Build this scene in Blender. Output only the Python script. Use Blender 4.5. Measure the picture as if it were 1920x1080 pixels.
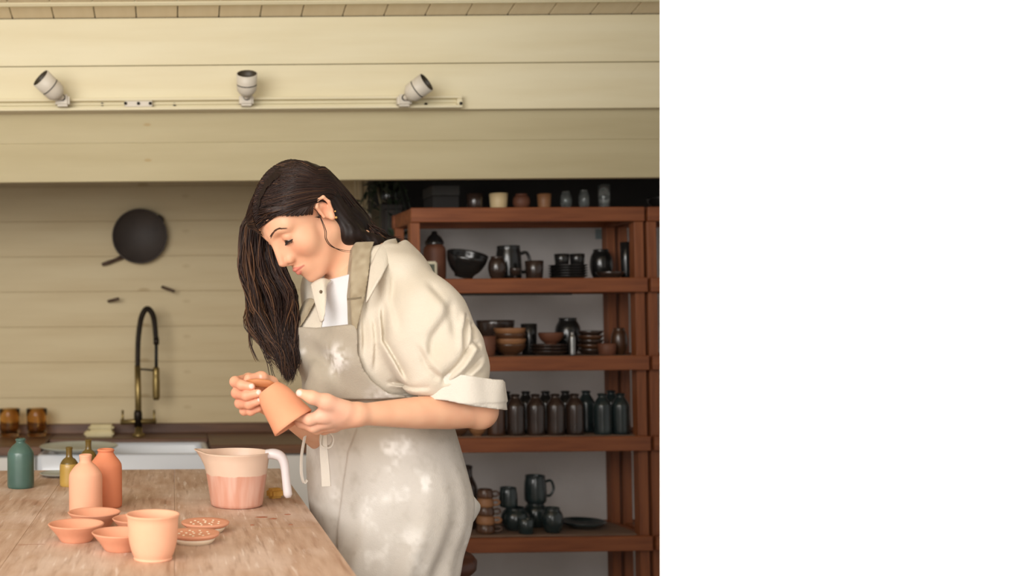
import bpy, bmesh, math, random
import numpy as np
from mathutils import Vector, Matrix

for o in list(bpy.data.objects):
    bpy.data.objects.remove(o)
SC = bpy.context.scene
COL = SC.collection
random.seed(7)

# ------------------------------------------------------------------ camera
F_PX, PX0, PY0, CAM_H = 2100.0, 326.0, 540.0, 1.27
PITCH, ROLL = math.atan(60 / F_PX), 0.0078
cam_d = bpy.data.cameras.new('camera')
cam = bpy.data.objects.new('camera', cam_d)
COL.objects.link(cam)
cam_d.sensor_fit = 'HORIZONTAL'
cam_d.sensor_width = 36.0
cam_d.lens = F_PX / 1920 * 36
cam_d.shift_x = (960 - PX0) / 1920
cam_d.clip_start = 0.05
CAM_R = (Matrix.Rotation(math.pi / 2 + PITCH, 4, 'X') @ Matrix.Rotation(-ROLL, 4, 'Z'))
cam.matrix_world = Matrix.Translation((0, 0, CAM_H)) @ CAM_R
cam_d.dof.use_dof = True
cam_d.dof.focus_distance = 2.16
cam_d.dof.aperture_fstop = 3.4
SC.camera = cam

# ------------------------------------------------------------------ world, daylight, exposure
wd = bpy.data.worlds.new('world')
SC.world = wd
wd.use_nodes = True
wd.node_tree.nodes['Background'].inputs[0].default_value = (1.0, 0.97, 0.93, 1)
wd.node_tree.nodes['Background'].inputs[1].default_value = 0.42
SC.view_settings.view_transform = 'Standard'
SC.view_settings.look = 'None'
SC.view_settings.gamma = 1.0
SC.view_settings.exposure = -0.22
SC.view_settings.use_curve_mapping = False


def window_light(name, loc, target, sx, sy, power, col):
    l = bpy.data.lights.new(name, 'AREA')
    l.shape = 'RECTANGLE'
    l.size, l.size_y = sx, sy
    l.energy = power
    l.color = col
    o = bpy.data.objects.new(name, l)
    COL.objects.link(o)
    o.location = loc
    d = Vector(target) - Vector(loc)
    o.rotation_euler = d.to_track_quat('-Z', 'Z').to_euler()
    return o


window_light('window_daylight', (-1.45, -0.15, 2.0), (0.6, 2.2, 1.05), 2.0, 1.6, 97, (1.0, 0.975, 0.94))
window_light('door_daylight', (0.0, -1.6, 1.7), (0.6, 2.6, 1.0), 2.2, 1.8, 56, (1.0, 0.975, 0.94))


def W(px, py, Y):
    """world point on the line of sight of photo pixel (px, py) at distance Y into the room"""
    v = CAM_R.to_3x3() @ Vector(((px - PX0) / F_PX, -(py - PY0) / F_PX, -1))
    t = Y / v.y
    return Vector((v.x * t, Y, CAM_H + v.z * t))


def T(px, py, z=0.9):
    """world point where the line of sight of (px, py) meets the level z"""
    v = CAM_R.to_3x3() @ Vector(((px - PX0) / F_PX, -(py - PY0) / F_PX, -1))
    t = (z - CAM_H) / v.z
    return Vector((v.x * t, v.y * t, z))


# ------------------------------------------------------------------ helpers
def lin(r, g, b):
    f = lambda c: (c / 255 / 12.92) if c / 255 <= 0.04045 else ((c / 255 + 0.055) / 1.055) ** 2.4
    return (f(r), f(g), f(b), 1)


def material(name, c1, c2=None, rough=0.6, scale=8.0, stretch=(1, 1, 1), bump=0.0, metal=0.0,
             spec=0.5, bscale=None, detail=4, lo=0.35, hi=0.65, coat=0.0, coords='Object'):
    m = bpy.data.materials.new(name)
    m.use_nodes = True
    nt = m.node_tree
    b = nt.nodes['Principled BSDF']
    b.inputs['Roughness'].default_value = rough
    b.inputs['Metallic'].default_value = metal
    b.inputs['Specular IOR Level'].default_value = spec
    b.inputs['Coat Weight'].default_value = coat
    b.inputs['Coat Roughness'].default_value = 0.15
    if c2 is None:
        b.inputs['Base Color'].default_value = c1
    tc = nt.nodes.new('ShaderNodeTexCoord')
    mp = nt.nodes.new('ShaderNodeMapping')
    mp.inputs['Scale'].default_value = stretch
    nt.links.new(tc.outputs[coords], mp.inputs['Vector'])
    n = nt.nodes.new('ShaderNodeTexNoise')
    n.inputs['Scale'].default_value = scale
    n.inputs['Detail'].default_value = detail
    nt.links.new(mp.outputs[0], n.inputs['Vector'])
    if c2 is not None:
        r = nt.nodes.new('ShaderNodeValToRGB')
        r.color_ramp.elements[0].position = lo
        r.color_ramp.elements[1].position = hi
        r.color_ramp.elements[0].color = c1
        r.color_ramp.elements[1].color = c2
        nt.links.new(n.outputs['Fac'], r.inputs['Fac'])
        nt.links.new(r.outputs['Color'], b.inputs['Base Color'])
        m['ramp'] = r.name
    if bump:
        n2 = nt.nodes.new('ShaderNodeTexNoise')
        n2.inputs['Scale'].default_value = bscale or scale * 4
        n2.inputs['Detail'].default_value = 3
        nt.links.new(mp.outputs[0], n2.inputs['Vector'])
        bp = nt.nodes.new('ShaderNodeBump')
        bp.inputs['Strength'].default_value = bump
        bp.inputs['Distance'].default_value = 0.004
        nt.links.new(n2.outputs['Fac'], bp.inputs['Height'])
        nt.links.new(bp.outputs[0], b.inputs['Normal'])
    return m


def add_layer(m, col, scale, lo, hi, stretch=(1, 1, 1), fac=1.0, detail=4, voronoi=False):
    """mix a patchy second colour over the base colour (stains, knots, dust)"""
    nt = m.node_tree
    b = nt.nodes['Principled BSDF']
    tc = nt.nodes.new('ShaderNodeTexCoord')
    mp = nt.nodes.new('ShaderNodeMapping')
    mp.inputs['Scale'].default_value = stretch
    mp.inputs['Location'].default_value = (random.random() * 9, random.random() * 9, random.random() * 9)
    nt.links.new(tc.outputs['Object'], mp.inputs['Vector'])
    r = nt.nodes.new('ShaderNodeMapRange')
    r.inputs['From Min'].default_value = lo
    r.inputs['From Max'].default_value = hi
    r.inputs['To Max'].default_value = fac
    if voronoi:
        n = nt.nodes.new('ShaderNodeTexVoronoi')
        n.inputs['Scale'].default_value = scale
        nt.links.new(n.outputs['Distance'], r.inputs['Value'])
    else:
        n = nt.nodes.new('ShaderNodeTexNoise')
        n.inputs['Scale'].default_value = scale
        n.inputs['Detail'].default_value = detail
        nt.links.new(n.outputs['Fac'], r.inputs['Value'])
    nt.links.new(mp.outputs[0], n.inputs['Vector'])
    mx = nt.nodes.new('ShaderNodeMix')
    mx.data_type = 'RGBA'
    src = b.inputs['Base Color'].links
    if src:
        nt.links.new(src[0].from_socket, mx.inputs['A'])
    else:
        mx.inputs['A'].default_value = b.inputs['Base Color'].default_value
    mx.inputs['B'].default_value = col
    nt.links.new(r.outputs[0], mx.inputs['Factor'])
    nt.links.new(mx.outputs['Result'], b.inputs['Base Color'])
    return m


def glass(name, col, rough=0.05, alpha=0.45):
    m = bpy.data.materials.new(name)
    m.use_nodes = True
    b = m.node_tree.nodes['Principled BSDF']
    b.inputs['Base Color'].default_value = col
    b.inputs['Roughness'].default_value = rough
    b.inputs['Transmission Weight'].default_value = alpha
    b.inputs['IOR'].default_value = 1.3
    return m


def link(name, me, mat=None, parent=None, loc=None, rot=None):
    o = bpy.data.objects.new(name, me)
    COL.objects.link(o)
    if mat is not None and me is not None and len(me.materials) == 0:
        me.materials.append(mat)
    if parent is not None:
        o.parent = parent
    if loc is not None:
        o.location = loc
    if rot is not None:
        o.rotation_euler = rot
    return o


def tag(o, label, cat, group=None):
    o['label'] = label
    o['category'] = cat
    if group:
        o['group'] = group
    return o


def thing(name, label, cat, loc=(0, 0, 0), rz=0.0, group=None):
    o = bpy.data.objects.new(name, None)
    o.empty_display_size = 0.05
    COL.objects.link(o)
    o.location = loc
    o.rotation_euler = (0, 0, rz)
    return tag(o, label, cat, group)


def struct(o):
    o['kind'] = 'structure'
    return o


def smooth(me, on=True):
    me.polygons.foreach_set('use_smooth', [on] * len(me.polygons))
    return me


def box_me(sx, sy, sz, bev=0.0, centre=(0, 0, 0), seg=1):
    bm = bmesh.new()
    bmesh.ops.create_cube(bm, size=1)
    for v in bm.verts:
        v.co = Vector((v.co.x * sx + centre[0], v.co.y * sy + centre[1], v.co.z * sz + centre[2]))
    if bev > 0:
        bmesh.ops.bevel(bm, geom=list(bm.edges), offset=bev, segments=seg, affect='EDGES')
    me = bpy.data.meshes.new('box')
    bm.to_mesh(me)
    bm.free()
    return me


def box_obj(name, lo, hi, mat, parent=None, bev=0.0, seg=1):
    """box between two world corners; origin at its bottom centre (or parent space when parented)"""
    lo, hi = Vector(lo), Vector(hi)
    s = hi - lo
    me = box_me(s.x, s.y, s.z, bev, (0, 0, s.z / 2), seg)
    return link(name, me, mat, parent, loc=((lo.x + hi.x) / 2, (lo.y + hi.y) / 2, lo.z))


def lathe_me(prof, seg=40, wob=0.0):
    """surface of revolution of (radius, height) points"""
    V, Fc = [], []
    idx = []
    ph = random.random() * 6
    for r, z in prof:
        if r < 1e-5:
            idx.append([len(V)])
            V.append((0, 0, z))
        else:
            row = []
            for k in range(seg):
                a = 2 * math.pi * k / seg
                rr = r * (1 + wob * math.sin(2 * a + ph))
                row.append(len(V))
                V.append((rr * math.cos(a), rr * math.sin(a), z))
            idx.append(row)
    for A, B in zip(idx[:-1], idx[1:]):
        for k in range(seg):
            k2 = (k + 1) % seg
            if len(A) == 1 and len(B) == 1:
                continue
            if len(A) == 1:
                Fc.append((A[0], B[k2], B[k]))
            elif len(B) == 1:
                Fc.append((A[k], A[k2], B[0]))
            else:
                Fc.append((A[k], A[k2], B[k2], B[k]))
    me = bpy.data.meshes.new('lathe')
    me.from_pydata(V, [], Fc)
    bm = bmesh.new()
    bm.from_mesh(me)
    bmesh.ops.recalc_face_normals(bm, faces=bm.faces)
    bm.to_mesh(me)
    bm.free()
    return smooth(me)


def spline(pts, n=8):
    """Catmull-Rom through the points"""
    P = [Vector(p) for p in pts]
    P = [P[0] * 2 - P[1]] + P + [P[-1] * 2 - P[-2]]
    out = []
    for i in range(1, len(P) - 2):
        for k in range(n):
            t = k / n
            a, b, c, d = P[i - 1], P[i], P[i + 1], P[i + 2]
            out.append(0.5 * ((2 * b) + (c - a) * t + (2 * a - 5 * b + 4 * c - d) * t * t + (3 * b - a - 3 * c + d) * t ** 3))
    out.append(P[-2].copy())
    return out


def prof_spline(pts, n=5):
    return [(max(0, p.x), p.y) for p in spline([(r, z, 0) for r, z in pts], n)]


def tube_data(pts, rad, sides=8, flat=1.0, up=None, caps=True):
    """swept tube; rad is a number or list; flat < 1 squashes the section along its second axis"""
    P = [Vector(p) for p in pts]
    n = len(P)
    R = rad if isinstance(rad, (list, tuple)) else [rad] * n
    V, Fc = [], []
    t0 = (P[1] - P[0]).normalized()
    ref = Vector(up) if up is not None else (Vector((0, 0, 1)) if abs(t0.z) < 0.9 else Vector((1, 0, 0)))
    u = (ref - t0 * ref.dot(t0)).normalized()
    for i in range(n):
        t = (P[min(i + 1, n - 1)] - P[max(i - 1, 0)]).normalized()
        u = (u - t * u.dot(t))
        u = u.normalized() if u.length > 1e-6 else t.orthogonal().normalized()
        w = t.cross(u)
        for k in range(sides):
            a = 2 * math.pi * k / sides
            V.append(P[i] + (u * math.cos(a) * flat + w * math.sin(a)) * R[i])
    for i in range(n - 1):
        for k in range(sides):
            k2 = (k + 1) % sides
            Fc.append((i * sides + k, i * sides + k2, (i + 1) * sides + k2, (i + 1) * sides + k))
    if caps:
        Fc.append(tuple(range(sides - 1, -1, -1)))
        Fc.append(tuple((n - 1) * sides + k for k in range(sides)))
    return V, Fc


def merge_me(datas, name='mesh', sm=True):
    V, Fc = [], []
    for v, f in datas:
        o = len(V)
        V += [tuple(p) for p in v]
        Fc += [tuple(i + o for i in q) for q in f]
    me = bpy.data.meshes.new(name)
    me.from_pydata(V, [], Fc)
    return smooth(me, sm)


def tube_me(pts, rad, sides=10, flat=1.0, up=None):
    return merge_me([tube_data(pts, rad, sides, flat, up)])


def me_data(me):
    return [v.co.copy() for v in me.vertices], [tuple(p.vertices) for p in me.polygons]


def xf(data, M):
    return [M @ Vector(v) for v in data[0]], data[1]


def hollow(outer, wall, foot=0.0, inner_floor=None):
    """open vessel profile: outer list of (r, z) from base to rim, then back down the inside"""
    z0 = outer[0][1]
    fl = inner_floor if inner_floor is not None else z0 + wall * 1.3
    prof = [(0, z0 + foot)] + ([(outer[0][0] * 0.82, z0 + foot)] if foot else []) + list(outer)
    r, z = outer[-1]
    prof.append((r - wall * 0.5, z + wall * 0.35))
    for r, z in reversed(outer):
        if z > fl:
            prof.append((max(0.001, r - wall), z if (r, z) != outer[-1] else z - wall * 0.1))
    prof.append((max(0.001, prof[-1][0] * 0.8), fl))
    prof.append((0, fl))
    return prof

# ------------------------------------------------------------------ room materials
M_cream = material('cream_paint', lin(224, 213, 178), lin(231, 222, 190), rough=0.75, scale=3, stretch=(0.6, 6, 6), bump=0.06, bscale=60)
add_layer(M_cream, lin(196, 168, 112), 2.6, 0.035, 0.02, (1.2, 2, 2.6), 0.5, voronoi=True)
M_cream_shaded = material('cream_paint_shaded', lin(200, 187, 148), lin(208, 196, 158), rough=0.8, scale=3, stretch=(0.6, 6, 6), bump=0.06, bscale=60)  # darker cream: shade of the sloping lower header boards put into the colour
add_layer(M_cream_shaded, lin(184, 150, 96), 2.4, 0.04, 0.02, (1.2, 2, 2.6), 0.5, voronoi=True)
M_wallpaint = material('wall_paint', lin(208, 188, 148), lin(217, 199, 160), rough=0.75, scale=3, stretch=(0.6, 6, 6), bump=0.06, bscale=60)
add_layer(M_wallpaint, lin(170, 142, 98), 2.2, 0.075, 0.04, (1.2, 2, 2.6), 0.5, voronoi=True)
M_gap = material('joint_dark', lin(70, 58, 40), rough=0.9)
M_gap2 = material('joint_painted', lin(150, 132, 98), rough=0.9)
M_ceil = material('ceiling_paint', lin(222, 206, 174), lin(230, 216, 186), rough=0.8, scale=4, stretch=(5, .5, 1))
M_plaster = material('rough_plaster', lin(222, 216, 211), lin(234, 228, 224), rough=0.9, scale=5, bump=0.5, bscale=22)
M_white = material('added_wall_white', (0.96, 0.96, 0.96, 1), rough=0.85)
M_charcoal = material('charcoal_grey', lin(44, 42, 40), lin(52, 50, 47), rough=0.8, scale=6)
M_floor = material('floor_boards', lin(120, 100, 80), lin(140, 118, 94), rough=0.6, scale=6, stretch=(4, .4, 1))
M_pine = material('red_pine', lin(124, 68, 38), lin(148, 86, 50), rough=0.5, scale=7, stretch=(0.7, 5, 9), bump=0.05)
add_layer(M_pine, lin(92, 44, 22), 3.2, 0.05, 0.03, (1.5, 3, 3), 0.8, voronoi=True)
M_pine_v = material('red_pine_upright', lin(122, 68, 38), lin(146, 86, 50), rough=0.5, scale=7, stretch=(9, 9, 0.7), bump=0.05)
M_deck = material('shelf_deck', lin(120, 96, 80), lin(140, 114, 96), rough=0.7, scale=6, stretch=(1, 6, 1))
M_worktop = material('worktop_wood', lin(88, 58, 40), lin(116, 80, 54), rough=0.4, scale=6, stretch=(0.8, 8, 8), bump=0.05)
M_cabinet = material('cabinet_white', lin(222, 218, 210), rough=0.5)
M_ceramic = material('white_ceramic', lin(216, 220, 226), rough=0.2, coat=0.3)
M_table = material('bleached_table', lin(178, 144, 120), lin(206, 178, 156), rough=0.62, scale=9, stretch=(7, 0.9, 4), bump=0.10, bscale=40, lo=0.3, hi=0.7)
add_layer(M_table, lin(224, 204, 190), 5.0, 0.46, 0.68, (1.6, .8, 1), 0.85)
add_layer(M_table, lin(186, 136, 108), 7.0, 0.60, 0.76, (2, 1, 1), 0.5)
add_layer(M_table, lin(140, 104, 78), 11.0, 0.56, 0.74, (9, 0.7, 1), 0.55)
add_layer(M_table, lin(236, 222, 210), 13.0, 0.60, 0.72, (10, 0.8, 1), 0.6)
add_layer(M_table, lin(150, 84, 60), 10.0, 0.70, 0.78, (1, 2.2, 1), 0.8, detail=6)
add_layer(M_table, lin(178, 144, 90), 4.0, 0.62, 0.74, (.7, 2.5, 1), 0.5)

# ------------------------------------------------------------------ floor, walls
floor = struct(box_obj('floor', (-3.0, -2.0, -0.05), (3.0, 5.0, 0.0), M_floor))

Y_BACK = 4.2
zb = W(300, 811, Y_BACK).z                     # worktop level
wall_back = struct(box_obj('wall_back', (-3.0, Y_BACK + 0.018, 0.0), (0.72, Y_BACK + 0.12, 2.6), M_gap2))
bh = 66 * Y_BACK / F_PX
zj = W(300, 678, Y_BACK).z
zlist = [zj + k * bh for k in range(-7, 12)]
bmesh_board = box_me(3.72, 0.022, bh - 0.0006, 0.0011)
for z in zlist:
    if z < 0.02 or z > 2.4:
        continue
    b = link('board', bmesh_board, M_wallpaint, wall_back)
    b.location = Vector((-1.14, Y_BACK + 0.011, z + bh / 2)) - wall_back.location
# corner trims where the boarded wall ends
x0, x1 = W(664, 400, 4.16).x, W(702, 400, 4.16).x
trim = struct(box_obj('trim_3', (x0, 4.15, 0), (x1, 4.2, 2.5), M_wallpaint, bev=0.004))
me = box_me(0.016, 0.012, 2.5, 0.003, (0, 0, 1.25))
for fx in (0.0, 0.55):
    e = link('bead', me, M_wallpaint, trim)
    e.location = ((x1 - x0) * (fx - 0.2), -0.03, 0)
# alcove behind the shelves: plaster below, a flat charcoal-coloured band above
zt = W(1000, 398, 4.1).z
wall_alc = struct(box_obj('wall_alcove', (0.72, 4.02, 0.0), (3.0, 4.14, zt), M_plaster))
wall_up = struct(box_obj('wall_upper', (0.72, 4.02, zt), (3.0, 4.14, 2.6), M_charcoal))

# added white partition, no known wall; fills the blank right of the frame
ea, eb = W(1237, 1080, 1.9), W(1237, 0, 1.9)     # its free edge, leaned to run upright in the frame
ed = (eb - ea) / (eb.z - ea.z)
e0, e1 = ea + ed * (-0.02 - ea.z), ea + ed * (2.75 - ea.z)
run, thick = Vector((0.707, -0.707, 0)) * 1.5, Vector((0.707, 0.707, 0)) * 0.12
V = []
for e in (e0, e1):
    V += [e, e + run, e + run + thick, e + thick]
me = bpy.data.meshes.new('partition')
me.from_pydata([tuple(v) for v in V], [], [(3, 2, 1, 0), (4, 5, 6, 7), (0, 1, 5, 4), (1, 2, 6, 5), (2, 3, 7, 6), (3, 0, 4, 7)])
wall_right_added = struct(link('wall_right_added', me, M_white))

# ------------------------------------------------------------------ ceiling of narrow planks, falling to the back
YB = 3.2
zc = W(600, 30, YB).z
slope = -0.19
ceiling = struct(box_obj('ceiling', (-3.0, -2.0, 0.03), (3.0, YB + 1.0, 0.06), M_gap))
ceiling.location = (0, YB, zc)
# the slab mesh is centred on (0,0); shift so that the back joint lies at YB
for v in ceiling.data.vertices:
    v.co.y += (YB + 1.0 - 2.0) / 2 - YB + 0.0
    v.co.z += 0.021
ceiling.rotation_euler = (math.atan(slope), 0, 0)
pw = 78 * YB / F_PX
pm = box_me(pw - 0.003, 5.3, 0.02, 0.0012, (0, -2.65, 0))
xq = W(333, 30, YB).x
for k in range(-22, 24):
    x = xq + (k + 0.5) * pw
    if abs(x) > 2.9:
        continue
    b = link('board', pm, M_ceil, ceiling)
    b.location = (x, 0.004, 0.0105)

# boxed-in header: two upright boards above, two sloping boards below
trim1 = struct(box_obj('trim_1', (-3.0, YB + 0.03, W(600, 200, YB).z), (3.0, YB + 0.30, zc + 0.3), M_gap))


def long_board(y_top, Yt, y_bot, Yb, th, parent, mat, gap=0.0006):
    a, b = W(600, y_top, Yt), W(600, y_bot, Yb)
    d = Vector((0, b.y - a.y, b.z - a.z))
    h = d.length
    me = box_me(5.9, th, h - gap, 0.0012, (0, th / 2, 0))
    o = link('board', me, mat, parent)
    mid = Vector((0, (a.y + b.y) / 2, (a.z + b.z) / 2))
    o.location = mid - parent.location
    o.rotation_euler = (math.atan2(d.y, -d.z), 0, 0)
    return o


long_board(30, YB, 121, YB, 0.03, trim1, M_cream, 0.004)
long_board(121, YB, 207, YB, 0.03, trim1, M_cream)
Yc, Yd = 3.275, 3.335
long_board(205, 3.222, 266, Yc, 0.02, trim1, M_cream_shaded)
long_board(266, Yc, 338, Yd, 0.02, trim1, M_cream_shaded)
p = W(600, 338, Yd)
under = box_obj('soffit', (-2.95, Yd, p.z + 0.01), (2.95, Yd + 0.1, p.z + 0.03), M_cream)
under.parent = trim1
under.location = under.location - trim1.location

# moulding that crosses the ceiling in front of the header
m0 = W(600, 7, 3.105)
trim2 = struct(box_obj('trim_2', (-3.0, 3.105, m0.z), (3.0, 3.118, m0.z + 0.12), M_cream, bev=0.002))
me = box_me(6.0, 0.008, 0.006, 0.002)
e = link('bead', me, M_cream, trim2)
e.location = (0, -0.008, 0.006)

# ------------------------------------------------------------------ track with three spotlights
M_lampwhite = material('lamp_white', lin(214, 206, 190), rough=0.45)
M_hole = material('dark_hole', lin(22, 20, 18), rough=0.7)
M_lampin = material('lamp_inside', lin(70, 61, 46), rough=0.5)
YT = YB - 0.001
xl, xr = W(-420, 195, YT).x, W(864, 195, YT).x
zt0, zt1 = W(400, 208, YT).z, W(400, 185, YT).z
zm = (zt0 + zt1) / 2
track = thing('light_track', 'long cream painted metal lighting track along the foot of the header board', 'light track', ((xl + xr) / 2, YT, zm))
L = xr - xl
hh = zt1 - zt0
link('back_plate', box_me(L, 0.006, hh, 0.001), M_cream, track, (0, -0.003, 0))
for s in (-1, 1):
    link('rail_lip', box_me(L, 0.02, hh * 0.24, 0.002), M_cream, track, (0, -0.014, s * hh * 0.38))
link('conductor', box_me(L, 0.008, 0.0035, 0.0005), M_cream, track, (0, -0.01, 0.001))
link('end_cap', box_me(0.016, 0.02, hh * 0.52, 0.003), M_cream, track, (L / 2 - 0.008, -0.014, 0))
xc = W(260, 197, YT).x - track.location.x
link('connector', box_me(0.08, 0.018, hh * 0.5, 0.002), M_lampwhite, track, (xc, -0.014, 0))
scr = lathe_me([(0, 0), (0.0045, 0), (0.0045, 0.002), (0, 0.002)], 12)
for px in (192, 236, 260, 282, 327, 797, 860):
    q = W(px, 197, YT)
    s = link('screw', scr, M_hole, track, (q.x - track.location.x, -0.0245 if px in (236, 260, 282, 860) else -0.009, q.z - zm), (math.pi / 2, 0, 0))


def spotlight(px_m, py_m, tip, label):
    q = W(px_m, py_m, YT)
    t = thing('track_spotlight', label, 'spotlight', (q.x, YT - 0.026, q.z), 0, 'spotlights on the lighting track')
    link('mount', box_me(0.04, 0.03, 0.034, 0.006, (0, -0.012, 0), 2), M_lampwhite, t)
    link('pivot', lathe_me([(0, 0), (0.009, 0), (0.009, 0.008), (0, 0.008)], 16), M_hole, t, (0, -0.026, 0.006), (math.pi / 2, 0, 0))
    a = Vector((0, -0.036, 0.004))
    q2 = W(tip[0], tip[1], YT - 0.1)
    b = Vector((q2.x - q.x, -0.074, q2.z - q.z))
    ax = (b - a).normalized()
    ln = (b - a).length
    rot = ax.to_track_quat('Z', 'Y').to_euler()
    r = 0.0285
    link('arm', tube_me([Vector((0, -0.02, 0.006)), a, a + ax * 0.03], 0.008, 10), M_lampwhite, t)
    link('lamp_body', lathe_me([(0, 0.006), (0.014, 0.006), (0.022, 0.014), (r * 0.96, 0.022), (r, 0.034), (r, ln * 0.55)], 28), M_lampwhite, t, a, rot)
    link('band', lathe_me([(r * 0.97, ln * 0.55), (r * 0.965, ln * 0.55 + 0.003)], 28), M_hole, t, a, rot)
    link('lamp_hood', lathe_me([(r, ln * 0.55 + 0.003), (r * 1.02, ln), (r * 0.95, ln)], 28), M_lampwhite, t, a, rot)
    link('reflector', lathe_me([(r * 0.95, ln), (r * 0.9, ln * 0.72), (0, ln * 0.7)], 28), M_lampin, t, a, rot)
    link('lens', lathe_me([(0, ln * 0.74), (r * 0.88, ln * 0.74), (r * 0.86, ln * 0.76), (0, ln * 0.76)], 24), M_lampin, t, a, rot)
    return t


spotlight(120, 194, (76, 146), 'cream track spotlight tilted up to the left, leftmost on the track')
spotlight(460, 193, (463, 138), 'cream track spotlight pointing straight up, above the dark-haired woman')
spotlight(752, 194, (800, 154), 'cream track spotlight tilted up to the right near the track end')

# ------------------------------------------------------------------ worktop, cabinets, sink along the back wall
y_front = T(500, 834, zb).y
th = 0.03
sx0, sx1 = W(68, 850, 3.62).x, W(396, 850, 3.62).x
s_y0, s_y1 = 3.62, 3.99
worktop = thing('worktop', 'dark oiled wooden worktop with low upstand along the board wall', 'worktop', (-1.1, 4.0, zb - th))


def wbox(name, lo, hi, mat, par, bev=0.002):
    o = box_obj(name, lo, hi, mat, None, bev)
    o.parent = par
    o.location = o.location - par.location
    return o


wbox('slab', (-2.9, y_front, zb - th), (sx0 - 0.002, Y_BACK - 0.001, zb), M_worktop, worktop)
wbox('slab', (sx1 + 0.002, y_front, zb - th), (0.71, Y_BACK - 0.001, zb), M_worktop, worktop)
wbox('slab', (sx0, s_y1 + 0.002, zb - th), (sx1, Y_BACK - 0.001, zb), M_worktop, worktop)
wbox('upstand', (-2.9, Y_BACK - 0.02, zb), (0.70, Y_BACK - 0.001, zb + 0.036), M_worktop, worktop)


def cabinet(xa, xb, nd, label):
    c = thing('base_cabinet', label, 'cabinet', ((xa + xb) / 2, 3.98, 0), 0, 'white base cabinets under the worktop')
    zt_ = zb - th - 0.001
    wbox('body', (xa, y_front + 0.03, 0.1), (xb, Y_BACK - 0.002, zt_), M_cabinet, c)
    wbox('plinth', (xa, y_front + 0.08, 0.0), (xb, Y_BACK - 0.01, 0.1), M_cabinet, c)
    w = (xb - xa) / nd
    for k in range(nd):
        d = wbox('door', (xa + k * w + 0.004, y_front + 0.008, 0.11), (xa + (k + 1) * w - 0.004, y_front + 0.028, zt_ - 0.006), M_cabinet, c, 0.003)
        hnd = link('handle', tube_me([(0, -0.012, 0.60), (0, -0.03, 0.61), (0, -0.03, 0.69), (0, -0.012, 0.70)], 0.005, 8), M_lampwhite, d, (w / 2 - 0.04, 0, -0.08))
    return c


cabinet(-1.45, sx0 - 0.02, 2, 'white two-door base cabinet left of the ceramic sink')
cabinet(sx1 + 0.02, 0.70, 1, 'white base cabinet right of the ceramic sink, behind the woman')

# butler sink
sink = thing('butler_sink', 'white ceramic butler sink set into the wooden worktop', 'sink', ((sx0 + sx1) / 2, s_y0, zb - 0.25))
bm = bmesh.new()
zr = zb - 0.012
sd = 0.23
w_ = 0.024
cx, cy = (sx0 + sx1) / 2, (s_y0 + s_y1) / 2
hx, hy = (sx1 - sx0) / 2, (s_y1 - s_y0) / 2
rings = [(hx - 0.01, hy - 0.01, zr - sd), (hx, hy, zr - sd + 0.012), (hx, hy, zr - 0.006), (hx - 0.006, hy - 0.006, zr),
         (hx - w_, hy - w_, zr), (hx - w_ - 0.005, hy - w_ - 0.005, zr - 0.01), (hx - w_ - 0.008, hy - w_ - 0.008, zr - sd + 0.05), (hx - w_ - 0.03, hy - w_ - 0.03, zr - sd + 0.03)]
prev = None
for a, b_, z in rings:
    row = []
    rad = 0.02
    for qx, qy, a0 in ((1, 1, 0), (-1, 1, 90), (-1, -1, 180), (1, -1, 270)):
        for t in range(4):
            an = math.radians(a0 + 30 * t)
            row.append(bm.verts.new((qx * (a - rad) + rad * math.cos(an), qy * (b_ - rad) + rad * math.sin(an), z)))
    if prev is None:
        bm.faces.new(list(reversed(row)))
    else:
        for k in range(16):
            bm.faces.new((prev[k], prev[(k + 1) % 16], row[(k + 1) % 16], row[k]))
    prev = row
bm.faces.new(prev)
me = bpy.data.meshes.new('basin')
bm.to_mesh(me)
bm.free()
smooth(me)
link('basin', me, M_ceramic, sink, Vector((cx, cy, 0)) - sink.location)
link('drain', lathe_me([(0, 0), (0.035, 0), (0.035, 0.003), (0.02, 0.001), (0, 0.001)], 24), M_lampwhite, sink, Vector((cx, cy, zr - sd + 0.031)) - sink.location)
wbox('plinth', (sx0 + 0.03, s_y0 + 0.05, 0.0), (sx1 - 0.03, s_y1, zr - sd - 0.001), M_cabinet, sink)

# bridge tap in aged brass with pull-down spray
M_brass = material('aged_brass', lin(140, 120, 74), lin(164, 142, 92), rough=0.38, scale=12, metal=0.85)
M_dkbrass = material('dark_bronze', lin(40, 33, 27), lin(54, 44, 34), rough=0.4, scale=20, metal=0.7)
Yf = 4.08
fb = W(260, 816, Yf)
tap = thing('spray_tap', 'tall aged brass mixer tap with arched black hose and pull-down spray', 'tap', (fb.x, Yf, zb))


def fp(px, py, dy=0.0):
    q = W(px, py, Yf + dy)
    return Vector((q.x - fb.x, dy, q.z - zb))


link('base', lathe_me([(0, 0), (0.024, 0), (0.024, 0.006), (0.013, 0.012), (0.013, 0.03), (0, 0.03)], 24), M_brass, tap)
link('column', tube_me([Vector((0, 0, 0.01)), fp(259, 740), fp(258, 686)], [0.012, 0.0115, 0.011], 16), M_brass, tap)
link('collar', lathe_me([(0, 0), (0.015, 0), (0.015, 0.05), (0.012, 0.06), (0, 0.06)], 20), M_dkbrass, tap, fp(259, 800))
link('bridge', tube_me([fp(226, 792), fp(259, 790), fp(293, 790)], 0.0095, 14), M_brass, tap)
for px in (230, 289):
    lv = link('lever', tube_me([fp(px, 792), fp(px, 782), fp(px, 769)], [0.008, 0.004, 0.004], 10), M_brass, tap)
arch = spline([fp(258, 690), fp(259, 640), fp(263, 605), fp(268, 588), fp(275, 579), fp(283, 584), fp(289, 600), fp(293, 640)], 8)
link('hose', tube_me(arch, 0.0088, 12), M_dkbrass, tap)
rg = []
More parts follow.
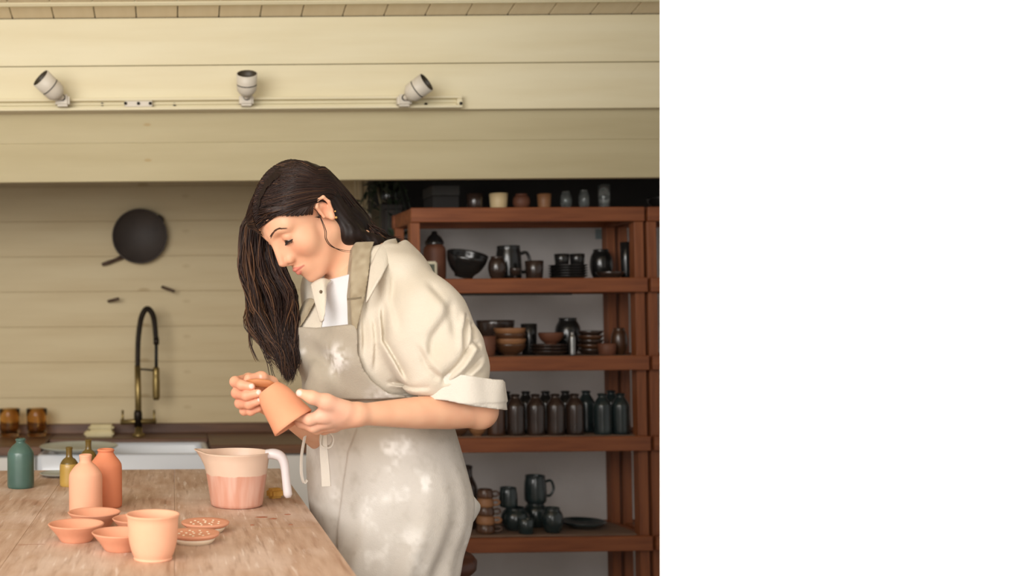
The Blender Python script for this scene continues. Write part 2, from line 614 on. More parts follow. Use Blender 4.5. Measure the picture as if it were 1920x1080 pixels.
for i in range(0, len(arch) - 1):
    for s in (0.25, 0.75):
        c = arch[i].lerp(arch[i + 1], s)
        t = (arch[i + 1] - arch[i]).normalized()
        rg.append(tube_data([c - t * 0.0012, c + t * 0.0012], 0.0102, 12))
rings_o = link('spring', merge_me(rg), M_dkbrass, tap)
link('hose_end', tube_me([fp(293, 634), fp(293, 646)], 0.0105, 12), M_dkbrass, tap)
link('inner_hose', tube_me([fp(293, 644), fp(293, 690)], 0.0062, 12), M_hole, tap)
link('spray_head', lathe_me([(0, 0), (0.010, 0), (0.0135, 0.012), (0.0135, 0.07), (0.012, 0.085), (0.0125, 0.088), (0.0125, 0.115), (0.007, 0.12), (0, 0.12)], 20), M_brass, tap, fp(293, 750))
link('holder', tube_me([fp(258, 692), fp(275, 693), fp(293, 695)], 0.0035, 8), M_dkbrass, tap)

# things on the worktop
M_soap = material('soap_cream', lin(214, 198, 150), lin(226, 212, 168), rough=0.7, scale=14)
q = T(184, 821, zb)
soap_w = 56 * 4.0 / F_PX
d = box_obj('soap_dish', (q.x - soap_w / 2, 4.06, zb), (q.x + soap_w / 2, 4.13, zb + 0.02), M_soap, bev=0.006, seg=2)
tag(d, 'flat cream soap dish on the worktop left of the brass tap', 'soap dish')
sb = box_obj('soap_bar', (q.x - soap_w * 0.36, 4.065, zb + 0.0205), (q.x + soap_w / 2, 4.125, zb + 0.042), M_soap, bev=0.008, seg=3)
tag(sb, 'cream bar of soap lying on the flat soap dish', 'soap')

M_amber = glass('amber_glass', lin(240, 210, 160), 0.03, 1.0)
prof = hollow([(0.028, 0), (0.033, 0.004), (0.035, 0.03), (0.037, 0.07), (0.0385, 0.1)], 0.003, 0, 0.014)
gm = lathe_me(prof, 32)
for px, lab in ((18, 'ribbed amber glass tumbler at the photo edge beside another amber tumbler'), (69, 'ribbed amber glass tumbler nearer the cream soap dish')):
    q = W(px, 818, 4.1)
    g = link('tumbler', gm, M_amber, None, (q.x, 4.1, zb))
    tag(g, lab, 'tumbler', 'amber tumblers on the worktop')
# big shallow dish resting on the sink rim
M_palegreen = material('pale_glaze', lin(176, 178, 160), lin(196, 196, 178), rough=0.35, scale=10)
q = T(140, 846, zr + 0.02)
dish = link('serving_dish', lathe_me(hollow(prof_spline([(0.06, 0), (0.09, 0.006), (0.12, 0.014), (0.13, 0.02)], 4), 0.005), 48), M_palegreen, None, (q.x, max(q.y, s_y0 + 0.09), zr))
tag(dish, 'large shallow pale green dish resting across the sink rim', 'dish')

# ------------------------------------------------------------------ pan and pegs on the board wall
M_iron = material('black_iron', lin(58, 49, 43), lin(66, 56, 49), rough=0.6, scale=12, metal=0.0)
M_peg = material('dark_peg', lin(74, 54, 42), lin(88, 66, 50), rough=0.7, scale=20)
pc = W(262, 443, 4.17)
pan = thing('round_pan', 'round dark metal pan hanging flat on the cream board wall', 'pan', (pc.x, 4.2, pc.z))
r = 0.103
pr = [(0, 0.002), (r * 0.86, 0.002), (r * 0.97, 0.03), (r, 0.036), (r * 0.985, 0.04), (r * 0.93, 0.034), (r * 0.9, 0.028), (0, 0.028)]
link('dish', lathe_me(pr, 48), M_iron, pan, (0, -0.002, 0), (math.pi / 2, 0, 0))
e = W(203, 493, 4.17) - pc
s0 = Vector((-0.066, -0.02, -0.076))
link('handle', tube_me([s0, s0.lerp(Vector((e.x, -0.02, e.z)), 0.6), Vector((e.x, -0.02, e.z))], [0.008, 0.0065, 0.006], 10), M_peg, pan)
link('handle_grip', tube_me([Vector((e.x - 0.024, -0.022, e.z - 0.006)), Vector((e.x, -0.022, e.z + 0.002)), Vector((e.x + 0.026, -0.022, e.z + 0.012))], [0.006, 0.0075, 0.005], 8), M_peg, pan)
lug = W(303, 410, 4.17) - pc
link('hanging_lug', tube_me([Vector((lug.x - 0.012, -0.02, lug.z + 0.012)), Vector((lug.x, -0.024, lug.z + 0.003)), Vector((lug.x + 0.004, -0.02, lug.z - 0.012))], 0.006, 8), M_iron, pan)
for a, b_, lab in (((203, 565), (222, 560), 'short dark wooden wall peg left of the tap, tilted up to the right'),
                   ((304, 538), (326, 546), 'short dark wooden wall peg right of the tap, tilted down to the right')):
    A, B = W(a[0], a[1], 4.185), W(b_[0], b_[1], 4.15)
    base = (A + B) / 2
    pg = thing('wall_peg', lab, 'peg', (base.x, Y_BACK, base.z), 0, 'pegs on the board wall')
    o_ = Vector((base.x, Y_BACK, base.z))
    link('bar', tube_me([A - o_, (A + B) / 2 - o_, B - o_], 0.0055, 8), M_peg, pg)
    link('fixing', tube_me([Vector((0, 0, 0)), Vector((0, -0.034, 0))], 0.004, 8), M_peg, pg)

# ------------------------------------------------------------------ work table
tx1, ty0, ty1, tz = 0.26, 0.95, 2.79, 0.9
tab = thing('work_table', 'long pale worn wooden work table streaked with clay', 'table', (-0.5, 1.9, 0))
pwid = 0.262
for k in range(6):
    xb_ = tx1 - k * pwid
    me = box_me(pwid - 0.0003, ty1 - ty0, 0.038, 0.0008, (0, 0, -0.019))
    for v in me.vertices:           # shift texture space by moving origin
        pass
    link('plank', me, M_table, tab, (xb_ - pwid / 2 + 0.5, (ty0 + ty1) / 2 - 1.9, tz))
for sx in (-1, 1):
    for sy in (-1, 1):
        link('leg', box_me(0.07, 0.07, tz - 0.038, 0.004, (0, 0, (tz - 0.038) / 2)), M_table, tab,
             ((tx1 - 0.786) + sx * 0.66 + 0.5, (ty0 + ty1) / 2 + sy * 0.8 - 1.9, 0))
for sy in (-1, 1):
    link('apron_rail', box_me(1.25, 0.025, 0.09, 0.002), M_table, tab, (tx1 - 0.786 + 0.5, (ty0 + ty1) / 2 + sy * 0.8 - 1.9, tz - 0.084))
for sx in (-1, 1):
    link('apron_rail', box_me(0.025, 1.53, 0.09, 0.002), M_table, tab, (tx1 - 0.786 + sx * 0.66 + 0.5, (ty0 + ty1) / 2 - 1.9, tz - 0.084))

# ------------------------------------------------------------------ shelf units
PHI = 0.03
Y_SH = 3.5
S0 = W(990, 540, Y_SH)
XD, YD = Vector((math.cos(PHI), math.sin(PHI), 0)), Vector((-math.sin(PHI), math.cos(PHI), 0))
SH_D = 0.25
SHZ = [W(1000, y, Y_SH).z for y in (389, 522, 668, 819, 1006)] + [0.16]
RH = 0.045


def shelf_unit(label, xl_, xr_, under_bar=False):
    ctr = S0 + XD * ((xl_ + xr_) / 2)
    u = thing('shelf_unit', label, 'shelf', (ctr.x, ctr.y, 0), PHI, 'open pine shelf units')
    hw = (xr_ - xl_) / 2
    ztop = SHZ[0]
    pw_ = 0.03
    pmesh = box_me(pw_, 0.04, ztop - RH, 0.002, (0, 0, (ztop - RH) / 2))
    for sx in (-1, 1):
        for yy in (0.02, SH_D - 0.02):
            link('post', pmesh, M_pine_v, u, (sx * (hw - pw_ / 2), yy, 0))
    rmesh = box_me(2 * hw, 0.022, RH, 0.002, (0, 0, -RH / 2))
    smesh = box_me(0.022, SH_D - 0.046, RH, 0.002, (0, 0, -RH / 2))
    dmesh = box_me(2 * hw - 0.05, SH_D - 0.048, 0.014, 0.001, (0, 0, -0.007))
    for i, z in enumerate(SHZ):
        top = i == 0
        for yy in (-0.0115, SH_D + 0.0115):
            link('rail', rmesh, M_pine, u, (0, yy if not top else yy + (0.0125 if yy < 0 else -0.0125), z if not top else z))
        for sx in (-1, 1):
            link('side_rail', smesh, M_pine, u, (sx * (hw - 0.015), SH_D / 2, z - 0.0) if not top else (sx * (hw - 0.015), SH_D / 2, z))
        link('deck', dmesh, M_deck, u, (0, SH_D / 2, z))
    if under_bar:
        link('cable_strip', box_me(0.40, 0.014, 0.007, 0.001), M_iron, u, (-0.06, 0.012, SHZ[1] - RH - 0.004))
    return u


shelf_unit('open red pine shelf unit full of dark pottery behind the woman', -0.367, 0.370, True)
shelf_unit('open red pine shelf unit cut off by the added white wall', 0.381, 1.10)

# dark cupboard in the gap between the board wall and the shelves
M_darkwood = material('dark_wood', lin(34, 28, 24), lin(44, 36, 30), rough=0.6, scale=5, stretch=(6, 6, .6))
a, b_ = W(716, 450, 3.8).x, W(764, 450, 3.74).x
cup = thing('tall_cupboard', 'tall narrow near-black cupboard beside the pine shelves', 'cupboard', ((a + b_) / 2, 3.9, 0))
wbox('carcass', (a, 3.80, 0), (b_, 4.01, 1.66), M_darkwood, cup, 0.003)
wbox('door', (a + 0.006, 3.782, 0.05), (b_ - 0.006, 3.799, 1.64), M_darkwood, cup, 0.003)

# stool behind the woman
M_stool = material('dark_stool', lin(70, 40, 30), lin(96, 58, 42), rough=0.45, scale=8, stretch=(1, 5, 1))
q = W(795, 1040, 2.85)
st = thing('round_stool', 'round dark wooden stool seat just behind the apron', 'stool', (q.x, 2.85, 0))
zs = q.z
link('seat', lathe_me([(0, zs - 0.04), (0.118, zs - 0.04), (0.128, zs - 0.03), (0.13, zs - 0.01), (0.122, zs), (0, zs)], 40), M_stool, st)
for k in range(4):
    an = math.radians(45 + 90 * k)
    c, s = math.cos(an), math.sin(an)
    link('leg', tube_me([(c * 0.09, s * 0.09, zs - 0.035), (c * 0.15, s * 0.15, 0)], [0.016, 0.013], 10), M_stool, st)
hz = zs * 0.4
for k in range(4):
    an, an2 = math.radians(45 + 90 * k), math.radians(135 + 90 * k)
    rr = 0.09 + 0.06 * (1 - hz / zs)
    link('stretcher', tube_me([(math.cos(an) * rr, math.sin(an) * rr, hz), (math.cos(an2) * rr, math.sin(an2) * rr, hz)], 0.009, 8), M_stool, st)

# ------------------------------------------------------------------ pottery on the table
def clay(name, a, b_, rough=0.75, **k):
    return material(name, lin(*a), lin(*b_), rough=rough, scale=k.pop('scale', 9), bump=k.pop('bump', 0.05), bscale=80, **k)


M_terra = clay('terracotta_pale', (228, 164, 132), (238, 178, 146))
M_terra2 = clay('terracotta_orange', (212, 128, 90), (222, 140, 102))
M_terra3 = clay('terracotta_cup', (232, 170, 136), (240, 182, 150))
M_sauc = clay('terracotta_saucer', (216, 150, 118), (226, 162, 130))
M_teal = clay('teal_glaze', (58, 86, 78), (78, 108, 98), 0.35, coat=0.3)
M_must = clay('mustard_glaze', (170, 136, 62), (188, 152, 76), 0.35, coat=0.3)
M_olive = clay('olive_glaze', (96, 76, 26), (116, 92, 36), 0.3, coat=0.4)
M_cream2 = clay('cream_clay', (232, 214, 186), (240, 224, 198))


def bottle_prof(r, h, nr, sh=0.62, lip=1.12):
    return prof_spline([(r * 0.93, 0), (r, 0.006), (r, h * 0.3), (r, h * sh), (r * 0.9, h * (sh + 0.10)), (r * 0.62, h * (sh + 0.20)),
                        (nr, h * (sh + 0.26)), (nr, h * 0.955), (nr * lip, h * 0.985), (nr * 1.02, h)], 4)


def bottle(name, label, cat, loc, r, h, nr, mat, sh=0.62, group=None, lip=1.12, top=None, split=0.0, seg=36):
    out = bottle_prof(r, h, nr, sh, lip)
    t = thing(name, label, cat, loc, random.random() * 6, group)
    out2 = [(0, 0)] + out
    if top is None:
        link('body', lathe_me(out2, seg), mat, t)
    else:
        lo = [p for p in out2 if p[1] <= split * h]
        hi = [p for p in out2 if p[1] > split * h]
        cut = (hi[0][0] + (lo[-1][0] - hi[0][0]) * 0.5, split * h)
        link('body', lathe_me(lo + [cut], seg), mat, t)
        link('glazed_top', lathe_me([cut] + hi, seg), top, t)
    ri = nr * 0.72
    link('mouth', lathe_me([(nr * 1.02, h), (nr * 0.9, h + 0.001), (ri, h - 0.002), (ri, h - 0.014), (0, h - 0.016)], seg), top or mat, t)
    return t


q = T(39, 914)
bottle('clay_bottle', 'teal glazed clay bottle standing alone at the table\'s far left', 'bottle', q, 0.0295, 0.108, 0.0105, M_teal, 0.66, 'clay bottles on the work table')
q = T(130, 911)
bottle('clay_bottle', 'small mustard bottle with olive shoulders, in front of its twin', 'bottle', q, 0.0215, 0.086, 0.0075, M_must, 0.50, 'clay bottles on the work table', 1.15, M_olive, 0.58)
q = T(166, 895)
bottle('clay_bottle', 'small mustard and olive bottle half hidden behind the terracotta bottles', 'bottle', q, 0.0215, 0.088, 0.0075, M_must, 0.50, 'clay bottles on the work table', 1.15, M_olive, 0.45)
q = T(161, 965)
bottle('clay_bottle', 'pale pink terracotta bottle in front of the orange one', 'bottle', q, 0.0318, 0.114, 0.0118, M_terra, 0.62, 'clay bottles on the work table', 1.05)
q = T(199, 950)
bottle('clay_bottle', 'tall orange terracotta bottle with a wide collared neck', 'bottle', q, 0.0318, 0.114, 0.0155, M_terra2, 0.68, 'clay bottles on the work table', 1.12)

# shallow terracotta saucers
sauc = hollow(prof_spline([(0.0255, 0), (0.028, 0.003), (0.034, 0.012), (0.0425, 0.022), (0.0475, 0.0285)], 4), 0.0035, 0, 0.007)
sm_ = lathe_me(sauc, 44)
for (px, py), lab in (((143, 1014), 'terracotta saucer bowl at the left front of the group'),
                      ((177, 990), 'terracotta saucer bowl directly in front of the pale pink bottle'),
                      ((227, 1031), 'terracotta saucer bowl touching the front cup on its left'),
                      ((262, 1003), 'terracotta saucer bowl mostly hidden behind the front cup')):
    q = T(px, py)
    s = thing('saucer_bowl', lab, 'bowl', q, random.random() * 6, 'terracotta saucer bowls')
    link('bowl', sm_, M_sauc, s)
    link('foot_mark', lathe_me([(0, 0.0072), (0.012, 0.0072), (0.012, 0.009), (0.008, 0.0105), (0, 0.0108)], 24), M_terra3, s)

q = T(287, 1048)
cupm = hollow(prof_spline([(0.029, 0), (0.0295, 0.004), (0.0335, 0.013), (0.0375, 0.03), (0.039, 0.05), (0.0395, 0.062), (0.042, 0.069)], 4), 0.0032, 0, 0.008)
s = thing('clay_cup', 'large pale terracotta cup with flared rim at the table front', 'cup', q)
link('body', lathe_me(cupm, 52), M_terra3, s)
link('foot_ring', lathe_me([(0, 0), (0.0300, 0), (0.0302, 0.0025), (0.029, 0.004)], 52), M_terra3, s)

# perforated discs on cream stands
for (px, py), lab in (((385, 996), 'perforated terracotta disc on a cream base, the one farther from the cup'),
                      ((364, 1017), 'perforated terracotta disc on a cream base, nearer the front cup')):
    q = T(px, py)
    d = thing('draining_disc', lab, 'disc', q, random.random(), 'perforated terracotta discs')
    link('base_ring', lathe_me([(0, 0), (0.03, 0), (0.034, 0.005), (0.036, 0.009), (0, 0.009)], 40), M_cream2, d)
    link('disc', lathe_me([(0, 0.0092), (0.036, 0.0092), (0.0415, 0.013), (0.0425, 0.016), (0.041, 0.0172), (0.034, 0.0152), (0, 0.015)], 44), M_sauc, d)
    hm = lathe_me([(0.0021, 0.0), (0.0021, 0.0009), (0.0012, 0.0009), (0.0010, 0.0003), (0, 0.0003)], 12)
    for rr, n in ((0.0, 1), (0.013, 5), (0.025, 9)):
        for k in range(n):
            an = 2 * math.pi * k / n
            link('hole_rim', hm, M_cream2, d, (rr * math.cos(an), rr * math.sin(an), 0.0150))

# pale saucer lying behind the mustard bottle
q = T(109, 893)
M_greyglaze = clay('grey_glaze', (168, 172, 164), (184, 186, 178), 0.4)
pl = link('small_plate', lathe_me(hollow([(0.026, 0), (0.036, 0.004), (0.044, 0.008)], 0.003), 40), M_greyglaze, None, q)
tag(pl, 'small pale grey plate lying behind the mustard bottle', 'plate')

# measuring jug with slip inside
q = T(444, 948)
jug = thing('measuring_jug', 'cloudy plastic measuring jug stained with pink clay slip', 'jug', q, 0, None)
M_jug = material('cloudy_plastic', lin(232, 200, 176), lin(238, 212, 190), rough=0.4, scale=9, bump=0.03)
jb = M_jug.node_tree.nodes['Principled BSDF']
jb.inputs['Transmission Weight'].default_value = 0.12
jb.inputs['Subsurface Weight'].default_value = 0.0
# clay splashes: pink below the fill line with pale drips
nt = M_jug.node_tree
tc = nt.nodes.new('ShaderNodeTexCoord')
sep = nt.nodes.new('ShaderNodeSeparateXYZ')
nt.links.new(tc.outputs['Object'], sep.inputs[0])
nz = nt.nodes.new('ShaderNodeTexNoise')
nz.inputs['Scale'].default_value = 60
mp = nt.nodes.new('ShaderNodeMapping')
mp.inputs['Scale'].default_value = (1, 1, 0.08)
nt.links.new(tc.outputs['Object'], mp.inputs[0])
nt.links.new(mp.outputs[0], nz.inputs['Vector'])
ad = nt.nodes.new('ShaderNodeMath')
ad.operation = 'MULTIPLY_ADD'
nt.links.new(nz.outputs['Fac'], ad.inputs[0])
ad.inputs[1].default_value = 0.006
nt.links.new(sep.outputs['Z'], ad.inputs[2])
lt = nt.nodes.new('ShaderNodeMapRange')
lt.inputs['From Min'].default_value = 0.0685
lt.inputs['From Max'].default_value = 0.0665
nt.links.new(ad.outputs[0], lt.inputs['Value'])
ndr = nt.nodes.new('ShaderNodeMapRange')
ndr.inputs['From Min'].default_value = 0.42
ndr.inputs['From Max'].default_value = 0.68
nt.links.new(nz.outputs['Fac'], ndr.inputs['Value'])
mx0 = nt.nodes.new('ShaderNodeMix')
mx0.data_type = 'RGBA'
mx0.inputs['A'].default_value = lin(220, 160, 136)
mx0.inputs['B'].default_value = lin(232, 186, 166)
nt.links.new(ndr.outputs[0], mx0.inputs['Factor'])
mx1 = nt.nodes.new('ShaderNodeMix')
mx1.data_type = 'RGBA'
nt.links.new(jb.inputs['Base Color'].links[0].from_socket, mx1.inputs['A'])
nt.links.new(mx0.outputs['Result'], mx1.inputs['B'])
nt.links.new(lt.outputs[0], mx1.inputs['Factor'])
nt.links.new(mx1.outputs['Result'], jb.inputs['Base Color'])
jr0, jr1, jh = 0.052, 0.066, 0.107
SEG = 56
V, Fc = [], []
levels = [(0.0, jr0 - 0.006), (0.003, jr0 - 0.001), (0.008, jr0)] + [(0.008 + (jh - 0.012) * k / 8, jr0 + (jr1 - jr0) * k / 8) for k in range(1, 9)] + [(jh - 0.001, jr1 + 0.002), (jh, jr1 + 0.0015)]


def jug_row(z, r, inner=0.0):
    t = max(0.0, (z / jh - 0.62) / 0.38)
    row = []
    for k in range(SEG):
        a = 2 * math.pi * k / SEG
        da = abs((a - math.pi + math.pi) % (2 * math.pi) - math.pi)
        sp = 0.019 * (t ** 1.6) * math.exp(-(da / 0.3) ** 2)
        row.append(len(V))
        V.append(((r - inner + sp) * math.cos(a), (r - inner + sp) * math.sin(a), z + 0.004 * t * math.exp(-(da / 0.35) ** 2)))
    return row


rows = [jug_row(z, r) for z, r in levels]
rows += [jug_row(z, r, 0.0028) for z, r in reversed(levels[3:])]
for A, B in zip(rows[:-1], rows[1:]):
    for k in range(SEG):
        Fc.append((A[k], A[(k + 1) % SEG], B[(k + 1) % SEG], B[k]))
Fc.append(tuple(reversed(rows[0])))
Fc.append(tuple(rows[-1]))
me = bpy.data.meshes.new('jug')
me.from_pydata(V, [], Fc)
jo = link('body', smooth(me), M_jug, jug)
M_slip = clay('pink_slip', (206, 138, 110), (218, 152, 124), 0.35)
link('slip', lathe_me([(0, 0.062), (0.0575, 0.062), (0.0575, 0.063), (0, 0.0635)], 40), M_slip, jug)
M_jugh = material('jug_handle', lin(222, 214, 214), rough=0.4)
hp = spline([(0.060, 0, jh - 0.004), (0.076, 0, jh - 0.003), (0.089, 0, jh - 0.008), (0.096, 0, jh - 0.022), (0.099, 0, jh - 0.05), (0.103, 0, jh - 0.088)], 6)
hr = [0.0105 + 0.0012 * math.sin(i * 0.2) for i in range(len(hp))]
hr[-1] = 0.006
link('handle', tube_me(hp, hr, 14, 0.9, (1, 0, 0.3)), M_jugh, jug)
jug.rotation_euler = (0, 0, -0.25)

# yellow sponge tucked behind the jug
M_sponge = material('yellow_sponge', lin(196, 146, 62), lin(214, 166, 84), rough=0.9, scale=40, bump=0.5)
q = T(507, 938)
sp = box_obj('sponge', (-0.016, -0.012, 0), (0.016, 0.012, 0.02), M_sponge, bev=0.005, seg=2)
sp.location = (q.x + 0.012, q.y + 0.03, 0.9)
sp.rotation_euler = (0, 0, 0.5)
tag(sp, 'small yellow sponge lying just behind the jug', 'sponge')

# clay crumbs dried on the table
M_crumb = clay('dry_clay', (150, 92, 66), (172, 112, 84))
bm = bmesh.new()
crumb_me = []
for k in range(4):
    bm = bmesh.new()
    bmesh.ops.create_icosphere(bm, subdivisions=1, radius=1)
    for v in bm.verts:
        v.co *= 0.7 + random.random() * 0.6
        v.co.z = max(-0.2, v.co.z)
    mm = bpy.data.meshes.new('crumb')
    bm.to_mesh(mm)
    bm.free()
    crumb_me.append(mm)
for i, (px, py, s, lab) in enumerate(((492, 970, 0.013, 'largest flake of dried clay in front of the jug'), (512, 973, 0.008, 'dried clay flake just right of the largest flake'),
                         (545, 984, 0.006, 'small dried clay flake nearest the apron'), (473, 985, 0.006, 'small dried clay flake between discs and jug'),
                         (540, 965, 0.007, 'thin dried clay flake between the jug and the table edge'))):
    q = T(px, py)
    c = link('clay_flake', crumb_me[i % 4], M_crumb, None, (q.x, q.y, 0.9 + 0.0003))
    c.scale = (s, s * 0.5, 0.0014)
    tag(c, lab, 'clay', 'dried clay flakes on the table')

# ------------------------------------------------------------------ pottery on the shelves
M_black = clay('black_glaze', (26, 26, 26), (40, 38, 36), 0.22, coat=0.5)
M_dkteal = clay('dark_teal_glaze', (30, 40, 42), (46, 58, 58), 0.25, coat=0.5)
M_brown = clay('brown_glaze', (66, 42, 28), (96, 64, 42), 0.3, coat=0.4)
M_dkbrown = clay('dark_brown_glaze', (46, 34, 28), (64, 48, 40), 0.22, coat=0.5)
M_tan = clay('tan_clay', (140, 96, 62), (164, 116, 78), 0.5)
M_redclay = clay('red_clay', (98, 58, 40), (120, 74, 52), 0.6)
M_clear = glass('clear_glass', (0.75, 0.78, 0.76, 1), 0.05, 0.92)
M_metal = material('bare_metal', lin(150, 150, 148), rough=0.3, metal=0.9)


def sh_pos(px, i, v):
    """point on shelf i below photo column px, v metres behind the front edge"""
    z = SHZ[i]
    Y = Y_SH + v
    for _ in range(3):
        x = W(px, 700, Y).x
        u = (Vector((x, 0, 0)) - Vector((S0.x, 0, 0))).x
        Y = Y_SH + v + u * math.sin(PHI)
    return Vector((W(px, 700, Y).x, Y, z))


def vessel(kind, name, label, cat, pos, r, h, mat, group=None, rz=0.0, tilt=None, handle=False):
    t = thing(name, label, cat, pos, rz, group)
    if tilt:
        t.rotation_euler = tilt
    if kind == 'tumbler':
        o = [(r * 0.82, 0), (r * 0.88, h * 0.06), (r * 0.95, h * 0.5), (r, h)]
    elif kind == 'bowl':
        o = prof_spline([(r * 0.45, 0), (r * 0.48, h * 0.1), (r * 0.75, h * 0.35), (r * 0.94, h * 0.7), (r, h)], 3)
    elif kind == 'round':
        o = prof_spline([(r * 0.6, 0), (r * 0.85, h * 0.18), (r, h * 0.45), (r * 0.92, h * 0.75), (r * 0.68, h * 0.93), (r * 0.7, h)], 3)
    elif kind == 'mug':
        o = prof_spline([(r * 0.85, 0), (r * 0.97, h * 0.08), (r, h * 0.3), (r * 0.96, h * 0.7), (r * 0.88, h * 0.92), (r * 0.9, h)], 3)
    elif kind == 'plate':
        o = [(r * 0.55, 0), (r * 0.62, h * 0.15), (r * 0.85, h * 0.55), (r, h)]
    elif kind == 'goblet':
        o = prof_spline([(r * 0.7, 0), (r * 0.35, h * 0.15), (r * 0.3, h * 0.3), (r * 0.75, h * 0.5), (r, h)], 3)
    link('body', lathe_me(hollow(o, min(0.004, r * 0.12)), 32), mat, t)
    if handle:
        hx = r * 0.93
        link('handle', tube_me(spline([(hx, 0, h * 0.78), (hx + r * 0.5, 0, h * 0.8), (hx + r * 0.72, 0, h * 0.52), (hx + r * 0.4, 0, h * 0.26), (hx, 0, h * 0.25)], 5), r * 0.13, 8), mat, t)
    if kind in ('plate', 'bowl'):
        link('foot', lathe_me([(0, 0), (o[0][0], 0), (o[0][0] * 0.98, h * 0.06)], 32), mat, t)
    return t


def on(px, i, v):
    return sh_pos(px, i, v)


# -- top of the shelf unit
bx_ = on(832, 0, 0.12)
bxm = thing('storage_box', 'black lidded storage box on top of the pine shelves', 'box', bx_, PHI)
link('body', box_me(0.085, 0.12, 0.045, 0.003, (0, 0, 0.0225)), material('dark_card', lin(34, 31, 29), rough=0.8), bxm)
link('lid', box_me(0.089, 0.124, 0.034, 0.003, (0, 0, 0.0622)), M_charcoal, bxm)
G = 'cups and jars on top of the shelves'
vessel('tumbler', 'tumbler', 'dark tumbler beside the black box on top of the shelves', 'tumbler', on(895, 0, 0.07), 0.026, 0.05, M_dkbrown, G)
vessel('tumbler', 'clay_cup', 'bright cream cup on top of the shelves', 'cup', on(940, 0, 0.06), 0.029, 0.05, material('cream_glaze', lin(226, 200, 152), rough=0.5), G)
vessel('round', 'small_pot', 'small brown pot on top of the shelves, right of the cream cup', 'pot', on(983, 0, 0.06), 0.027, 0.048, M_redclay, G)
vessel('tumbler', 'clay_cup', 'tan straight-sided cup on top of the shelves', 'cup', on(1026, 0, 0.06), 0.022, 0.048, M_tan, G)
vessel('round', 'glass_jar', 'clear glass on top of the shelves, right of the tan cup', 'jar', on(1067, 0, 0.06), 0.018, 0.056, M_clear, G)
vessel('round', 'glass_jar', 'clear glass on top of the shelves, middle of the three', 'jar', on(1101, 0, 0.06), 0.017, 0.060, M_clear, G)
vessel('tumbler', 'glass_jar', 'tall clear glass jar on top of the shelves, rightmost of three', 'jar', on(1139, 0, 0.06), 0.019, 0.076, M_clear, G)
vessel('bowl', 'serving_bowl', 'dark bowl on top of the shelf unit by the added white wall', 'bowl', on(1250, 0, 0.1), 0.05, 0.04, M_black)

# -- first shelf below the top
G = 'dark pottery on the upper shelf'
t = thing('clay_jar', 'tall reddish clay jar with dark lid at the left post', 'jar', on(818, 1, 0.12), 0, G)
link('body', lathe_me([(0, 0)] + prof_spline([(0.032, 0), (0.035, 0.01), (0.036, 0.06), (0.035, 0.1), (0.028, 0.112), (0.024, 0.116)], 3) + [(0, 0.116)], 30), M_redclay, t)
link('lid', lathe_me([(0.03, 0.1165), (0.03, 0.124), (0.022, 0.138), (0.010, 0.15), (0.008, 0.158), (0, 0.16)], 24), M_black, t)
w0 = on(808, 1, 0.018)
th_ = thing('thermometer', 'small white digital thermometer at the left end of the shelf', 'thermometer', w0, PHI)
link('case', box_me(0.046, 0.016, 0.056, 0.004, (0, 0, 0.028), 2), material('white_plastic', lin(214, 206, 180), rough=0.5), th_)
link('screen', box_me(0.028, 0.002, 0.032, 0.0005, (0, -0.009, 0.031)), material('lcd', lin(92, 96, 82), rough=0.3), th_)
vessel('bowl', 'glazed_bowl', 'big black glazed bowl leaning toward the viewer on the upper shelf', 'bowl', on(872, 1, 0.12) + Vector((0, 0, 0.012)), 0.066, 0.075, M_black, G, 0, (0.28, 0.12, 0))
vessel('round', 'small_jar', 'small dark jar beside the big leaning bowl', 'jar', on(935, 1, 0.06), 0.028, 0.072, M_dkbrown, G)
vessel('mug', 'large_mug', 'large black mug with handle standing behind the small jars', 'mug', on(957, 1, 0.17), 0.042, 0.112, M_black, G, 0, None, True)
vessel('goblet', 'goblet', 'tiny dark footed cup on the upper shelf', 'goblet', on(969, 1, 0.045), 0.018, 0.034, M_dkbrown, G)
vessel('tumbler', 'clay_cup', 'dark flared cup left of the plate stack', 'cup', on(1005, 1, 0.08), 0.029, 0.058, M_dkbrown, G)
names = ('lowest', 'second', 'third', 'fourth', 'fifth')
for k in range(5):
    vessel('plate', 'stacked_plate', f'black plate, {names[k]} of the stack below two bowls', 'plate', on(1068, 1, 0.13) + Vector((0, 0, 0.0085 * k)), 0.062, 0.012, M_black, 'plates on the upper shelf')
zz = Vector((0, 0, 0.0085 * 4 + 0.0125))
vessel('tumbler', 'clay_cup', 'black cup standing on the plate stack, left one', 'cup', on(1057, 1, 0.13) + zz, 0.024, 0.036, M_black, G)
vessel('tumbler', 'clay_cup', 'black cup standing on the plate stack, right one', 'cup', on(1086, 1, 0.13) + zz, 0.024, 0.036, M_black, G)
vessel('round', 'glazed_pot', 'dark rounded pot right of the plate stack', 'pot', on(1131, 1, 0.16), 0.036, 0.098, M_black, G)
vessel('plate', 'small_dish', 'low dark dish at the front right of the upper shelf', 'dish', on(1148, 1, 0.06), 0.045, 0.02, M_dkbrown, G)
vessel('tumbler', 'tall_beaker', 'tall black beaker by the right post of the upper shelf', 'beaker', on(1178, 1, 0.1), 0.018, 0.118, M_black, G)
pc_ = W(1125, 439, 4.018)
pp = link('note_card', box_me(0.032, 0.0015, 0.036), material('pale_card', lin(150, 164, 166), rough=0.8), None, (pc_.x, 4.0192 - 0.0012, pc_.z))
tag(pp, 'small pale note card pinned to the wall behind the upper shelf', 'card')

